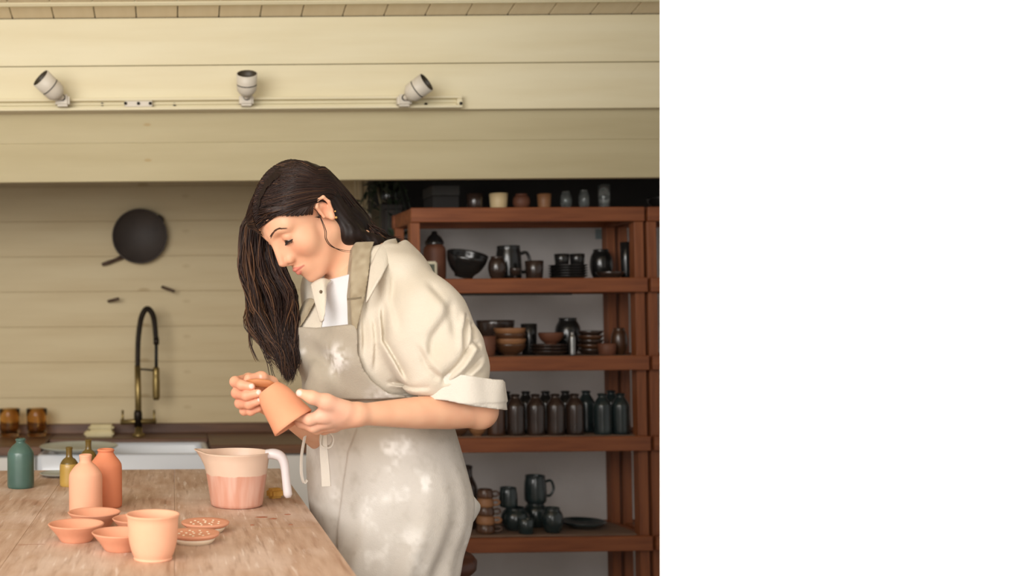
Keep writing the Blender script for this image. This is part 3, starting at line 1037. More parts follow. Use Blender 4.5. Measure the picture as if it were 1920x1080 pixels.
# -- second shelf
G = 'brown bowls and jars on the middle shelf'
vessel('tumbler', 'clay_cup', 'tan cup just right of the cream sleeve', 'cup', on(912, 2, 0.06), 0.031, 0.062, M_redclay, G)
for k in range(4):
    vessel('bowl', 'stacked_bowl', f'brown bowl, {names[k]} of the bowl stack on the middle shelf', 'bowl', on(957, 2, 0.09) + Vector((0, 0, 0.017 * k)), 0.05, 0.036, (M_brown, M_tan, M_brown, M_tan)[k], 'stacked brown bowls')
vessel('bowl', 'serving_bowl', 'wide near-black bowl behind the brown bowl stack', 'bowl', on(930, 2, 0.18), 0.062, 0.112, M_dkbrown, G)
vessel('tumbler', 'tall_beaker', 'dark square-shouldered beaker between the two bowl stacks', 'beaker', on(993, 2, 0.15), 0.026, 0.1, M_black, G)
for k in range(3):
    vessel('plate', 'stacked_plate', f'dark brown plate, {names[k]} of the flat stack on the middle shelf', 'plate', on(1030, 2, 0.09) + Vector((0, 0, 0.01 * k)), 0.058, 0.014, M_dkbrown, 'plates on the middle shelf')
vessel('bowl', 'small_bowl', 'tan bowl resting on the brown plates', 'bowl', on(1034, 2, 0.09) + Vector((0, 0, 0.035)), 0.04, 0.036, M_redclay, G)
bottle('steel_flask', 'slim bright metal flask on the middle shelf', 'flask', on(1074, 2, 0.02), 0.010, 0.075, 0.006, M_metal, 0.7, G)
vessel('round', 'glazed_pot', 'black round pot behind the metal flask', 'pot', on(1066, 2, 0.19), 0.042, 0.118, M_black, G)
for k in range(5):
    vessel('plate', 'stacked_plate', f'dark saucer, {names[k]} of the tall saucer stack', 'plate', on(1108, 2, 0.1) + Vector((0, 0, 0.0145 * k)), 0.041, 0.018, (M_dkbrown, M_brown)[k % 2], 'saucers on the middle shelf')
vessel('tumbler', 'clay_cup', 'low tan cup in front of the saucer stack', 'cup', on(1139, 2, 0.05), 0.029, 0.036, M_redclay, G)
vessel('round', 'small_jar', 'shiny brown jar at the right end of the middle shelf', 'jar', on(1162, 2, 0.09), 0.025, 0.084, M_brown, G)

# -- third shelf: rows of glazed bottles
G = 'glazed bottles on the third shelf'
front = [(928, M_brown, 'reddish brown bottle half hidden by the elbow'), (965, M_dkbrown, 'dark brown glazed bottle, nearest the cream cuff'), (1003, M_dkbrown, 'dark brown glazed bottle, second from the cream cuff'),
         (1040, M_dkbrown, 'dark brown glazed bottle, third from the cream cuff'), (1076, M_dkbrown, 'dark brown glazed bottle next to the teal ones'),
         (1128, M_dkteal, 'dark teal glazed bottle, middle of the teal ones'), (1162, M_dkteal, 'dark teal glazed bottle nearest the right post')]
for px, m, lab in front:
    bottle('glazed_bottle', lab, 'bottle', on(px, 3, 0.055), 0.0278, 0.128, 0.0125, m, 0.66, G, 1.25, seg=28)
for px, m, lab in ((948, M_black, 'black bottle in the back row behind the first brown bottle'), (985, M_black, 'black bottle in the back row between two brown bottles'), (1022, M_black, 'black bottle in the back row, middle'),
                   (1059, M_black, 'black bottle in the back row behind the fourth brown bottle'), (1098, M_dkteal, 'dark teal bottle set back between brown and teal rows'), (1145, M_dkteal, 'dark teal bottle in the back row near the right post')):
    bottle('glazed_bottle', lab, 'bottle', on(px, 3, 0.135), 0.0278, 0.132, 0.0125, m, 0.66, G, 1.25, seg=28)
vessel('bowl', 'small_bowl', 'small brown bowl below the elbow, left one', 'bowl', on(858, 3, 0.05), 0.03, 0.026, M_brown, 'bowls below the elbow')
vessel('bowl', 'small_bowl', 'small tan bowl below the elbow, right one', 'bowl', on(893, 3, 0.05), 0.028, 0.026, M_tan, 'bowls below the elbow')

# -- fourth shelf: mugs, pots and a plate
G = 'mugs and pots on the fourth shelf'
for k in range(5):
    t = vessel('mug', 'stacked_mug', f'golden brown mug, {names[k]} of the stack beside the apron', 'mug', on(906, 4, 0.07) + Vector((0, 0, 0.0275 * k)), 0.030 - 0.0012 * k, 0.027, (M_brown, M_tan)[k % 2], 'stacked brown mugs', -0.3, None, True)
bottle('glazed_bottle', 'dark bottle half hidden behind the white shirt tail', 'bottle', on(872, 4, 0.16), 0.034, 0.20, 0.018, M_dkbrown, 0.6, G)
p1 = on(962, 4, 0.11)
vessel('round', 'glazed_pot', 'rounded black pot carrying a mug, left of the small cup', 'pot', p1, 0.046, 0.072, M_dkteal, G)
vessel('mug', 'glazed_mug', 'black handleless mug stacked on the left round pot', 'mug', p1 + Vector((-0.022, 0.0, 0.0735)), 0.029, 0.062, M_dkteal, G)
p2 = on(1000, 4, 0.16)
vessel('round', 'glazed_pot', 'rounded black pot under the tall handled mug', 'pot', p2, 0.040, 0.078, M_dkteal, G)
vessel('mug', 'glazed_mug', 'tall black mug with handle stacked highest on the fourth shelf', 'mug', p2 + Vector((0, 0, 0.0795)), 0.036, 0.086, M_dkteal, G, 0, None, True)
vessel('round', 'glazed_pot', 'black round pot beside the dark plate', 'pot', on(1031, 4, 0.06), 0.034, 0.078, M_dkteal, G)
vessel('tumbler', 'clay_cup', 'small black cup at the shelf front under the stacked mugs', 'cup', on(981, 4, 0.02 + 0.03), 0.026, 0.046, M_dkteal, G)
vessel('plate', 'dinner_plate', 'dark teal plate lying flat on the fourth shelf', 'plate', on(1088, 4, 0.14), 0.074, 0.02, M_dkteal, G)

# -- bottom shelf
G = 'bowls on the bottom shelf'
vessel('bowl', 'serving_bowl', 'dark bowl on the lowest shelf, left of the white jug', 'bowl', on(1000, 5, 0.12), 0.08, 0.10, M_dkbrown, G)
vessel('round', 'white_jug', 'pale round jug on the lowest shelf', 'jug', on(1084, 5, 0.12), 0.06, 0.155, M_cream2, G)
vessel('bowl', 'serving_bowl', 'dark bowl on the lowest shelf by the right post', 'bowl', on(1140, 5, 0.1), 0.055, 0.12, M_dkbrown, G)

# ------------------------------------------------------------------ trailing plant on the dark cupboard
M_leaf = material('dark_leaf', lin(34, 44, 30), lin(50, 62, 42), rough=0.45, scale=20)
pb = Vector((cup.location.x - 0.008, 3.832, 1.661))
pl = thing('trailing_plant', 'dark trailing plant hanging from the black cupboard top', 'plant', pb)
link('pot', lathe_me(hollow([(0.028, 0), (0.033, 0.02), (0.038, 0.06)], 0.004), 28), M_black, pl)
bm = bmesh.new()
ring = [(0, 0, 0), (0.006, 0.006, .001), (0.008, 0.014, .002), (0.005, 0.024, .001), (0, 0.031, -.002), (-0.005, 0.024, .001), (-0.008, 0.014, .002), (-0.006, 0.006, .001)]
mid = [bm.verts.new((0, y, -0.002)) for y in (0.006, 0.014, 0.024)]
vs = [bm.verts.new(p) for p in ring]
bm.faces.new((vs[0], vs[1], mid[0])); bm.faces.new((vs[0], mid[0], vs[7]))
bm.faces.new((vs[1], vs[2], mid[1], mid[0])); bm.faces.new((mid[0], mid[1], vs[6], vs[7]))
bm.faces.new((vs[2], vs[3], mid[2], mid[1])); bm.faces.new((mid[1], mid[2], vs[5], vs[6]))
bm.faces.new((vs[3], vs[4], mid[2])); bm.faces.new((mid[2], vs[4], vs[5]))
lm = bpy.data.meshes.new('leaf')
bm.to_mesh(lm)
bm.free()
smooth(lm)
for s in range(9):
    an = -3.05 + s * 0.26
    out = Vector((math.cos(an), math.sin(an), 0))
    drop = 0.10 + 0.22 * random.random()
    pts = spline([Vector((0, 0, 0.05)), out * 0.045 + Vector((0, 0, 0.085)), out * 0.085 + Vector((0, 0, 0.03)), out * 0.11 + Vector((0.006 * s - .03, 0, -drop * 0.5)), out * 0.115 + Vector((0.008 * s - .04, 0, -drop))], 6)
    stem = link('stem', tube_me(pts, 0.0014, 5), M_leaf, pl)
    for k in range(3, len(pts), 2):
        lf = link('leaf', lm, M_leaf, stem, pts[k], (random.uniform(-1.2, 0.2), random.uniform(-0.6, 0.6), random.uniform(0, 6.28)))
        sc_ = random.uniform(0.8, 1.25)
        lf.scale = (sc_, sc_, sc_)

# ------------------------------------------------------------------ implicit-surface modelling kit (numpy)
def A3(v):
    return np.array(v, dtype=np.float32)


def sd_cone(P, a, b, r1, r2):
    a, b = A3(a), A3(b)
    ba = b - a
    t = np.clip((P - a) @ ba / float(ba @ ba), 0, 1)
    q = P - a - t[:, None] * ba
    return np.sqrt((q * q).sum(1)) - (r1 + (r2 - r1) * t)


def sd_sph(P, c, r):
    q = P - A3(c)
    return np.sqrt((q * q).sum(1)) - r


def sd_ell(P, c, r, axes=None):
    q = P - A3(c)
    if axes is not None:
        q = q @ np.array(axes, dtype=np.float32).T
    r = A3(r)
    k0 = np.sqrt(((q / r) ** 2).sum(1))
    k1 = np.sqrt(((q / (r * r)) ** 2).sum(1))
    return k0 * (k0 - 1) / np.maximum(k1, 1e-6)


def smin(a, b, k):
    h = np.maximum(k - np.abs(a - b), 0) / k
    return np.minimum(a, b) - h * h * k * 0.25


def smax(a, b, k):
    return -smin(-a, -b, k)


def chain(P, pts, rads, k=0.006):
    d = None
    for a, b, r1, r2 in zip(pts[:-1], pts[1:], rads[:-1], rads[1:]):
        e = sd_cone(P, a, b, r1, r2)
        d = e if d is None else smin(d, e, k)
    return d


def sd_poly(X, Z, poly):
    """signed distance to a closed 2-D polygon, negative inside"""
    d = np.full(X.shape, 1e9, dtype=np.float32)
    s = np.ones(X.shape, dtype=np.float32)
    n = len(poly)
    for i in range(n):
        ax, az = poly[i]
        bx, bz = poly[i - 1]
        ex, ez = bx - ax, bz - az
        wx, wz = X - ax, Z - az
        t = np.clip((wx * ex + wz * ez) / (ex * ex + ez * ez), 0, 1)
        dx, dz = wx - ex * t, wz - ez * t
        d = np.minimum(d, dx * dx + dz * dz)
        c1, c2, c3 = Z >= az, Z < bz, ex * wz > ez * wx
        fl = (c1 & c2 & c3) | (~c1 & ~c2 & ~c3)
        s = np.where(fl, -s, s)
    return s * np.sqrt(d)


_rng = np.random.RandomState(3)
_LAT = _rng.rand(32, 32, 32).astype(np.float32) * 2 - 1


def vnoise(P, f, off=0.0):
    Q = P * f + off
    i = np.floor(Q).astype(np.int32)
    t = Q - i
    t = t * t * (3 - 2 * t)
    i0, i1 = i & 31, (i + 1) & 31
    def g(a, b, c):
        return _LAT[a, b, c]
    x0, y0, z0 = i0[:, 0], i0[:, 1], i0[:, 2]
    x1, y1, z1 = i1[:, 0], i1[:, 1], i1[:, 2]
    tx, ty, tz_ = t[:, 0], t[:, 1], t[:, 2]
    c00 = g(x0, y0, z0) * (1 - tx) + g(x1, y0, z0) * tx
    c10 = g(x0, y1, z0) * (1 - tx) + g(x1, y1, z0) * tx
    c01 = g(x0, y0, z1) * (1 - tx) + g(x1, y0, z1) * tx
    c11 = g(x0, y1, z1) * (1 - tx) + g(x1, y1, z1) * tx
    return (c00 * (1 - ty) + c10 * ty) * (1 - tz_) + (c01 * (1 - ty) + c11 * ty) * tz_


def sstep(a, b, x):
    t = np.clip((x - a) / (b - a), 0, 1)
    return t * t * (3 - 2 * t)


def surface(fn, lo, hi, h, B=8):
    """surface-nets polygonisation of fn(P) < 0 inside the box, sampled only near the surface"""
    lo, hi = np.array(lo, float), np.array(hi, float)
    n = (np.ceil((hi - lo) / h / B).astype(int)) * B
    vol = np.empty(n, dtype=np.float32)
    nb = n // B
    bi = np.stack(np.meshgrid(*[np.arange(k) for k in nb], indexing='ij'), -1).reshape(-1, 3)
    cen = (lo + (bi * B + (B - 1) / 2) * h).astype(np.float32)
    dc = fn(cen)
    near = np.abs(dc) < B * h * 0.87 * 1.6 + 0.004
    big = dc.reshape(nb)
    vol[:] = np.repeat(np.repeat(np.repeat(big, B, 0), B, 1), B, 2)
    off = np.stack(np.meshgrid(*[np.arange(B)] * 3, indexing='ij'), -1).reshape(-1, 3)
    sel = bi[near]
    CH = 400
    for s in range(0, len(sel), CH):
        blk = sel[s:s + CH]
        ijk = (blk[:, None, :] * B + off[None]).reshape(-1, 3)
        v = fn((lo + ijk * h).astype(np.float32))
        vol[ijk[:, 0], ijk[:, 1], ijk[:, 2]] = v
    ins = vol < 0
    c = np.zeros(n - 1, dtype=np.int8)
    for dx in (0, 1):
        for dy in (0, 1):
            for dz in (0, 1):
                c += ins[dx:n[0] - 1 + dx, dy:n[1] - 1 + dy, dz:n[2] - 1 + dz]
    act = (c > 0) & (c < 8)
    cells = np.argwhere(act)
    idx = -np.ones(n - 1, dtype=np.int64)
    idx[act] = np.arange(len(cells))
    acc = np.zeros((len(cells), 3))
    cnt = np.zeros(len(cells))
    corners = [(a, b, d) for a in (0, 1) for b in (0, 1) for d in (0, 1)]
    for i, p in enumerate(corners):
        for q in corners[i + 1:]:
            if sum(abs(a - b) for a, b in zip(p, q)) != 1:
                continue
            v1 = vol[cells[:, 0] + p[0], cells[:, 1] + p[1], cells[:, 2] + p[2]]
            v2 = vol[cells[:, 0] + q[0], cells[:, 1] + q[1], cells[:, 2] + q[2]]
            m = (v1 < 0) != (v2 < 0)
            t = v1[m] / (v1[m] - v2[m])
            acc[m] += np.array(p) + t[:, None] * (np.array(q) - np.array(p))
            cnt[m] += 1
    V = lo + (cells + acc / np.maximum(cnt, 1)[:, None]) * h
    quads = []
    for ax in range(3):
        o1, o2 = [(1, 2), (2, 0), (0, 1)][ax]
        s0 = [slice(0, n[k] - 1) for k in range(3)]
        s1 = list(s0)
        s0[ax] = slice(0, n[ax] - 1)
        s1[ax] = slice(1, n[ax])
        a, b = ins[tuple(s0)], ins[tuple(s1)]
        cr = np.argwhere(a != b)
        cr = cr[(cr[:, o1] > 0) & (cr[:, o2] > 0)]
        if not len(cr):
            continue
        e1 = np.zeros(3, int); e1[o1] = 1
        e2 = np.zeros(3, int); e2[o2] = 1
        q = [cr, cr - e1, cr - e1 - e2, cr - e2]
        ids = np.stack([idx[k[:, 0], k[:, 1], k[:, 2]] for k in q], 1)
        fl = a[cr[:, 0], cr[:, 1], cr[:, 2]]
        ids[~fl] = ids[~fl][:, ::-1]
        quads.append(ids)
    Q = np.concatenate(quads)
    Q = Q[(Q >= 0).all(1)]
    return V, Q


def np_mesh(parts, base, colour=None, name='sculpt'):
    """join (V, Q) pieces into one mesh; colour is a function of world positions giving rgb"""
    Vs, Qs, o = [], [], 0
    for V, Q in parts:
        Vs.append(V)
        Qs.append(Q + o)
        o += len(V)
    V, Q = np.concatenate(Vs), np.concatenate(Qs)
    me = bpy.data.meshes.new(name)
    me.vertices.add(len(V))
    me.vertices.foreach_set('co', (V - np.array(base)).astype(np.float32).ravel())
    me.loops.add(Q.size)
    me.loops.foreach_set('vertex_index', Q.astype(np.int32).ravel())
    me.polygons.add(len(Q))
    me.polygons.foreach_set('loop_start', np.arange(0, Q.size, 4, dtype=np.int32))
    me.polygons.foreach_set('loop_total', np.full(len(Q), 4, dtype=np.int32))
    me.update()
    me.validate()
    smooth(me)
    if colour is not None:
        c = colour(V.astype(np.float32))
        at = me.color_attributes.new('tint', 'FLOAT_COLOR', 'POINT')
        rgba = np.ones((len(V), 4), dtype=np.float32)
        rgba[:, :3] = c
        at.data.foreach_set('color', rgba.ravel())
    return me


def tint_material(name, rough=0.6, sss=0.0, weave=0.0, spec=0.4, sheen=0.0):
    m = bpy.data.materials.new(name)
    m.use_nodes = True
    nt = m.node_tree
    b = nt.nodes['Principled BSDF']
    at = nt.nodes.new('ShaderNodeAttribute')
    at.attribute_name = 'tint'
    nt.links.new(at.outputs['Color'], b.inputs['Base Color'])
    b.inputs['Roughness'].default_value = rough
    b.inputs['Specular IOR Level'].default_value = spec
    b.inputs['Sheen Weight'].default_value = sheen
    if sss:
        b.inputs['Subsurface Weight'].default_value = sss
        b.inputs['Subsurface Radius'].default_value = (1.0, 0.35, 0.2)
        b.inputs['Subsurface Scale'].default_value = 0.006
    if weave:
        tc = nt.nodes.new('ShaderNodeTexCoord')
        n = nt.nodes.new('ShaderNodeTexNoise')
        n.inputs['Scale'].default_value = 420
        n.inputs['Detail'].default_value = 2
        n3 = nt.nodes.new('ShaderNodeTexNoise')
        n3.inputs['Scale'].default_value = 38
        n3.inputs['Detail'].default_value = 5
        ad = nt.nodes.new('ShaderNodeMath')
        ad.operation = 'MULTIPLY_ADD'
        ad.inputs[1].default_value = 0.9
        nt.links.new(tc.outputs['Object'], n.inputs['Vector'])
        nt.links.new(tc.outputs['Object'], n3.inputs['Vector'])
        nt.links.new(n3.outputs['Fac'], ad.inputs[0])
        nt.links.new(n.outputs['Fac'], ad.inputs[2])
        bp = nt.nodes.new('ShaderNodeBump')
        bp.inputs['Strength'].default_value = weave
        bp.inputs['Distance'].default_value = 0.0025
        nt.links.new(ad.outputs[0], bp.inputs['Height'])
        nt.links.new(bp.outputs[0], b.inputs['Normal'])
    return m

# ------------------------------------------------------------------ the person
def rgb(r, g, b):
    return np.array(lin(r, g, b)[:3], dtype=np.float32)


def mixc(C, col, m):
    return C * (1 - m[:, None]) + col * m[:, None]


BASE = np.array([W(712, 805, 2.28).x, 2.28, 0.0])
person = thing('person', 'woman in cream shirt and dusty linen apron smoothing a clay cup', 'person', BASE.tolist())

M_skin = tint_material('skin', 0.48, 0.12, spec=0.35)
M_shirt = tint_material('shirt_linen', 0.85, 0.0, 0.30, 0.2, 0.1)
M_apron = tint_material('apron_linen', 0.9, 0.0, 0.28, 0.15, 0.1)
M_hair = tint_material('hair', 0.5, 0.0, 0.0, 0.3)
M_tshirt = tint_material('tshirt_cotton', 0.85, 0.0, 0.12, 0.2)
M_trous = material('dark_trousers', lin(52, 54, 62), lin(60, 62, 70), rough=0.85, scale=30)
M_shoe = material('shoe', lin(48, 40, 34), rough=0.6)

# ---- frames
YAW, HP, HR = math.radians(28), math.radians(43.6), math.radians(-6.5)
F0 = Vector((-math.cos(YAW), -math.sin(YAW), 0))
HF = F0 * math.cos(HP) + Vector((0, 0, -1)) * math.sin(HP)
HU = Vector((0, 0, 1)) * math.cos(HP) + F0 * math.sin(HP)
HL = HU.cross(HF)
HU = HU * math.cos(HR) + HL * math.sin(HR)
HL = HU.cross(HF)
HS = 0.917
EAR = Vector((-0.008, 0.004, 0.078))
HO = W(573.6, 411.5, 2.24)
HM = np.array([HF, HU, HL], dtype=np.float32)


def H(f, u, l=0.0):
    return HO + (HF * f + HU * u + HL * l) * HS


TY = math.radians(40)
TF = Vector((-math.cos(TY), -math.sin(TY), 0))
TL = Vector((math.sin(TY), -math.cos(TY), 0))
TA = [tuple(TL), tuple(TF), (0, 0, 1)]


# ---- head and neck
def head_local(q):
    al = np.abs(q[:, 2])
    S = np.stack([q[:, 0], q[:, 1], al], 1)
    d = sd_ell(q, (-0.004, 0.045, 0), (0.094, 0.080, 0.073))
    d = smin(d, sd_ell(q, (0.034, 0.048, 0), (0.058, 0.056, 0.060)), 0.02)
    d = smin(d, sd_ell(q, (0.038, -0.022, 0), (0.053, 0.076, 0.055)), 0.025)
    d = smin(d, sd_cone(S, (0.002, -0.045, 0.047), (0.066, -0.094, 0.014), 0.019, 0.015), 0.025)
    d = smin(d, sd_sph(q, (0.079, -0.096, 0), 0.0145), 0.014)
    d = smin(d, sd_sph(S, (0.057, -0.020, 0.037), 0.0255), 0.022)
    d = smin(d, sd_ell(q, (0.074, -0.062, 0), (0.024, 0.028, 0.028)), 0.016)
    d = smin(d, sd_cone(S, (0.0885, 0.034, 0.006), (0.070, 0.036, 0.045), 0.011, 0.010), 0.016)
    # eye sockets, then lids
    d = smax(d, -sd_sph(S, (0.101, 0.0135, 0.0315), 0.0175), 0.012)
    lid = sd_sph(S, (0.0765, 0.013, 0.0315), 0.0132)
    lid = smax(lid, -sd_ell(S, (0.0895, 0.0058, 0.0320), (0.007, 0.0036, 0.0112)), 0.001)
    d = smin(d, lid, 0.003)
    # nose
    d = smin(d, sd_cone(q, (0.093, 0.024, 0), (0.1145, -0.025, 0), 0.0068, 0.0078), 0.012)
    d = smin(d, sd_cone(S, (0.086, 0.012, 0.006), (0.0945, -0.026, 0.0095), 0.0085, 0.0095), 0.012)
    d = smin(d, sd_sph(S, (0.1010, -0.0305, 0.0110), 0.0070), 0.008)
    d = smin(d, sd_cone(q, (0.112, -0.031, 0), (0.098, -0.041, 0), 0.005, 0.005), 0.005)
    d = smax(d, -sd_sph(S, (0.1070, -0.0385, 0.0066), 0.0022), 0.003)
    # lips
    d = smin(d, sd_cone(S, (0.1005, -0.0575, 0.0025), (0.0885, -0.0585, 0.0215), 0.0050, 0.0016), 0.005)
    d = smin(d, sd_cone(S, (0.0990, -0.0668, 0.0), (0.0875, -0.0612, 0.0190), 0.0058, 0.0016), 0.005)
    d = smax(d, -sd_cone(S, (0.1075, -0.0622, 0), (0.0905, -0.0588, 0.0240), 0.0014, 0.0010), 0.0025)
    # ears
    e = sd_ell(S, (-0.008, 0.004, 0.0745), (0.015, 0.026, 0.006), [(0.97, -0.24, 0), (0.24, 0.97, 0), (0, 0, 1)])
    hel = chain(S, [(0.004, 0.006, 0.075), (0.005, 0.022, 0.079), (-0.006, 0.033, 0.083), (-0.019, 0.028, 0.0855), (-0.0225, 0.012, 0.0845), (-0.017, -0.006, 0.0805), (-0.009, -0.019, 0.077)],
                [0.0032, 0.0036, 0.0038, 0.0038, 0.0036, 0.0036, 0.0064], 0.003)
    e = smin(e, hel, 0.004)
    e = smin(e, sd_cone(S, (0.005, -0.004, 0.076), (0.003, 0.006, 0.078), 0.004, 0.003), 0.003)
    e = smax(e, -sd_ell(S, (-0.004, 0.002, 0.083), (0.0085, 0.012, 0.007)), 0.004)
    return smin(d, e, 0.006)


NB = W(684, 492, 2.275)          # base of the neck


def head_sdf(P):
    q = ((P - A3(HO)) @ HM.T) / HS
    d = head_local(q) * HS
    n = sd_cone(P, H(-0.022, -0.030), NB, 0.050, 0.051)
    n = smin(n, sd_cone(P, NB, NB + Vector((0.0, 0, -0.06)), 0.055, 0.085), 0.04)
    d = smin(d, n, 0.022)
    # front of the throat
    return smin(d, sd_cone(P, H(0.022, -0.072), NB + TF * 0.03 + Vector((0, 0, -0.02)), 0.024, 0.028), 0.03)


def bounds(pts, m):
    a = np.array([list(p) for p in pts])
    return a.min(0) - m, a.max(0) + m


hl, hh_ = bounds([H(0.12, 0, 0), H(-0.1, 0.05, 0), H(0, 0.13, 0), H(0.08, -0.12, 0), H(0, 0, 0.09), H(0, 0, -0.09)], 0.03)
hl[2] = NB.z - 0.06
hh_[0] = max(hh_[0], NB.x + 0.1)
hh_[1] = max(hh_[1], 2.38)
head_part = surface(head_sdf, hl, hh_, 0.0017)

# ---- near (left) arm with the hand that holds the cup
ELB = W(896, 769, 2.10)
WRL = W(668, 777, 1.995)


def arm_left(P):
    d = sd_cone(P, W(800, 610, 2.12), W(888, 750, 2.10), 0.046, 0.038)
    d = smin(d, sd_ell(P, ELB + Vector((0.004, 0, 0)), (0.034, 0.034, 0.036)), 0.012)
    fa = chain(P, [ELB, W(840, 772, 2.075), W(780, 774, 2.045), WRL], [0.0325, 0.0320, 0.0290, 0.0182], 0.0005)
    d = smin(d, fa, 0.008)
    # palm
    kn = [((608, 777), 1.985), ((612, 787), 1.998), ((619, 794), 2.014), ((627, 797), 2.028)]
    pal = None
    for (p, y), r in zip(kn, (0.0145, 0.0145, 0.0135, 0.012)):
        e = sd_cone(P, WRL, W(p[0], p[1], y), 0.0160, r)
        pal = e if pal is None else smin(pal, e, 0.012)
    d = smin(d, pal, 0.010)
    f1 = chain(P, [W(608, 779, 1.985), W(580, 787, 1.984), W(559, 779, 1.998), W(548, 768, 2.010)], [0.0125, 0.0098, 0.0085, 0.0070], 0.006)
    f2 = chain(P, [W(612, 790, 1.998), W(587, 800, 1.998), W(563, 793, 2.012), W(551, 780, 2.022)], [0.012, 0.0100, 0.0086, 0.0070], 0.006)
    f3 = chain(P, [W(619, 796, 2.014), W(594, 804, 2.018), W(571, 797, 2.03), W(558, 786, 2.034)], [0.0115, 0.0095, 0.0082, 0.0068], 0.006)
    f4 = chain(P, [W(627, 799, 2.028), W(607, 806, 2.036), W(588, 802, 2.044), W(574, 794, 2.046)], [0.0105, 0.0085, 0.0074, 0.0062], 0.006)
    fin = np.minimum(np.minimum(f1, f2), np.minimum(f3, f4))
    d = smin(d, fin, 0.007)
    th1 = chain(P, [W(645, 769, 1.985), W(612, 754, 1.972), W(585, 745, 1.966), W(563, 737, 1.972)], [0.0185, 0.0135, 0.0102, 0.0078], 0.01)
    return smin(d, th1, 0.010)


lo_, hi_ = bounds([ELB, WRL, W(545, 737, 1.97), W(545, 800, 2.0), W(600, 800, 2.05)], 0.055)
hi_[2] = W(888, 700, 2.1).z
armL = surface(arm_left, lo_, hi_, 0.0017)

# ---- far (right) arm, hand curled round a wooden rib
WRR = W(522, 762, 2.125)
FR = [[W(466, 712, 2.105), W(441, 716, 2.062), W(453, 722, 2.036), W(471, 725, 2.028)],
      [W(468, 729, 2.108), W(444, 737, 2.060), W(462, 742, 2.034), W(484, 737, 2.026)],
      [W(472, 744, 2.112), W(450, 756, 2.066), W(467, 758, 2.040), W(487, 751, 2.034)],
      [W(480, 757, 2.114), W(458, 770, 2.078), W(470, 771, 2.056), W(486, 766, 2.050)]]
TR = [W(516, 742, 2.118), W(508, 719, 2.092), W(490, 708, 2.066), W(466, 709, 2.050)]


def arm_right(P):
    d = sd_cone(P, W(640, 845, 2.36), WRR, 0.036, 0.021)
    pal = None
    for f in FR:
        e = sd_cone(P, WRR, f[0], 0.018, 0.0125)
        pal = e if pal is None else smin(pal, e, 0.014)
    d = smin(d, pal, 0.02)
    fin = None
    for f, s in zip(FR, (1.0, 1.02, 0.98, 0.86)):
        e = chain(P, f, [0.0115 * s, 0.0098 * s, 0.0088 * s, 0.0074 * s], 0.005)
        fin = e if fin is None else np.minimum(fin, e)
    d = smin(d, fin, 0.006)
    return smin(d, chain(P, TR, [0.0165, 0.0125, 0.0102, 0.0080], 0.009), 0.008)


lo_, hi_ = bounds([WRR, W(436, 700, 2.05), W(436, 780, 2.05), W(480, 740, 2.02), W(610, 850, 2.3)], 0.04)
armR = surface(arm_right, lo_, hi_, 0.0015)

# ---- torso under the clothes, legs down to the floor
CH = W(690, 610, 2.275)
WA = W(703, 800, 2.285)
HI = W(722, 930, 2.295)
SHL = W(765, 532, 2.15)
SHR = CH + (CH - SHL) * 1.0
SHR.z = SHL.z
FOOT_L, FOOT_R = Vector((BASE[0] + 0.10, 2.20, 0.0)), Vector((BASE[0] + 0.06, 2.42, 0.0))


def torso(P):
    d = sd_ell(P, CH, (0.138, 0.100, 0.19), TA)
    d = smin(d, sd_ell(P, WA, (0.125, 0.098, 0.13), TA), 0.08)
    d = smin(d, sd_ell(P, HI, (0.155, 0.125, 0.17), TA), 0.08)
    for s in (-1, 1):
        d = smin(d, sd_sph(P, CH + TF * 0.062 + TL * (0.062 * s) + Vector((0, 0, -0.035)), 0.052), 0.05)
    d = smin(d, sd_cone(P, SHL.lerp(SHR, 0.12), SHL.lerp(SHR, 0.88), 0.048, 0.048), 0.07)
    d = smin(d, sd_cone(P, NB + Vector((0, 0, -0.03)), CH, 0.062, 0.08), 0.06)
    return d


def legs(P):
    d = None
    for s, ft in ((1, FOOT_L), (-1, FOOT_R)):
        hip = HI + TL * (0.08 * s) + Vector((0, 0, -0.05))
        knee = hip.lerp(ft, 0.5) + TF * 0.02
        e = smin(sd_cone(P, hip, knee, 0.092, 0.066), sd_cone(P, knee, ft + Vector((0, 0, 0.06)), 0.066, 0.048), 0.03)
        d = e if d is None else smin(d, e, 0.01)
    return smin(d, sd_ell(P, HI, (0.158, 0.128, 0.15), TA), 0.06)


def foot(P):
    d = None
    for ft in (FOOT_L, FOOT_R):
        e = sd_cone(P, ft + Vector((0.01, 0, 0.045)) - TF * 0.03, ft + TF * 0.13 + Vector((0, 0, 0.028)), 0.042, 0.030)
        d = e if d is None else np.minimum(d, e)
    return smax(d, 0.002 - P[:, 2], 0.004)


def inner(P):
    return smin(torso(P) + 0.012, legs(P) + 0.035, 0.02)


t_lo = np.array([BASE[0] - 0.30, 1.98, 0.0])
t_hi = np.array([BASE[0] + 0.32, 2.62, NB.z + 0.03])
trunk = surface(inner, t_lo + np.array([0, 0, 0.06]), t_hi, 0.008)

NAILS = [(W(560, 737, 1.966), 0.0058), (W(472, 724, 2.020), 0.0052), (W(486, 735, 2.018), 0.0052), (W(487, 748, 2.027), 0.0045), (W(487, 707, 2.057), 0.0055)]


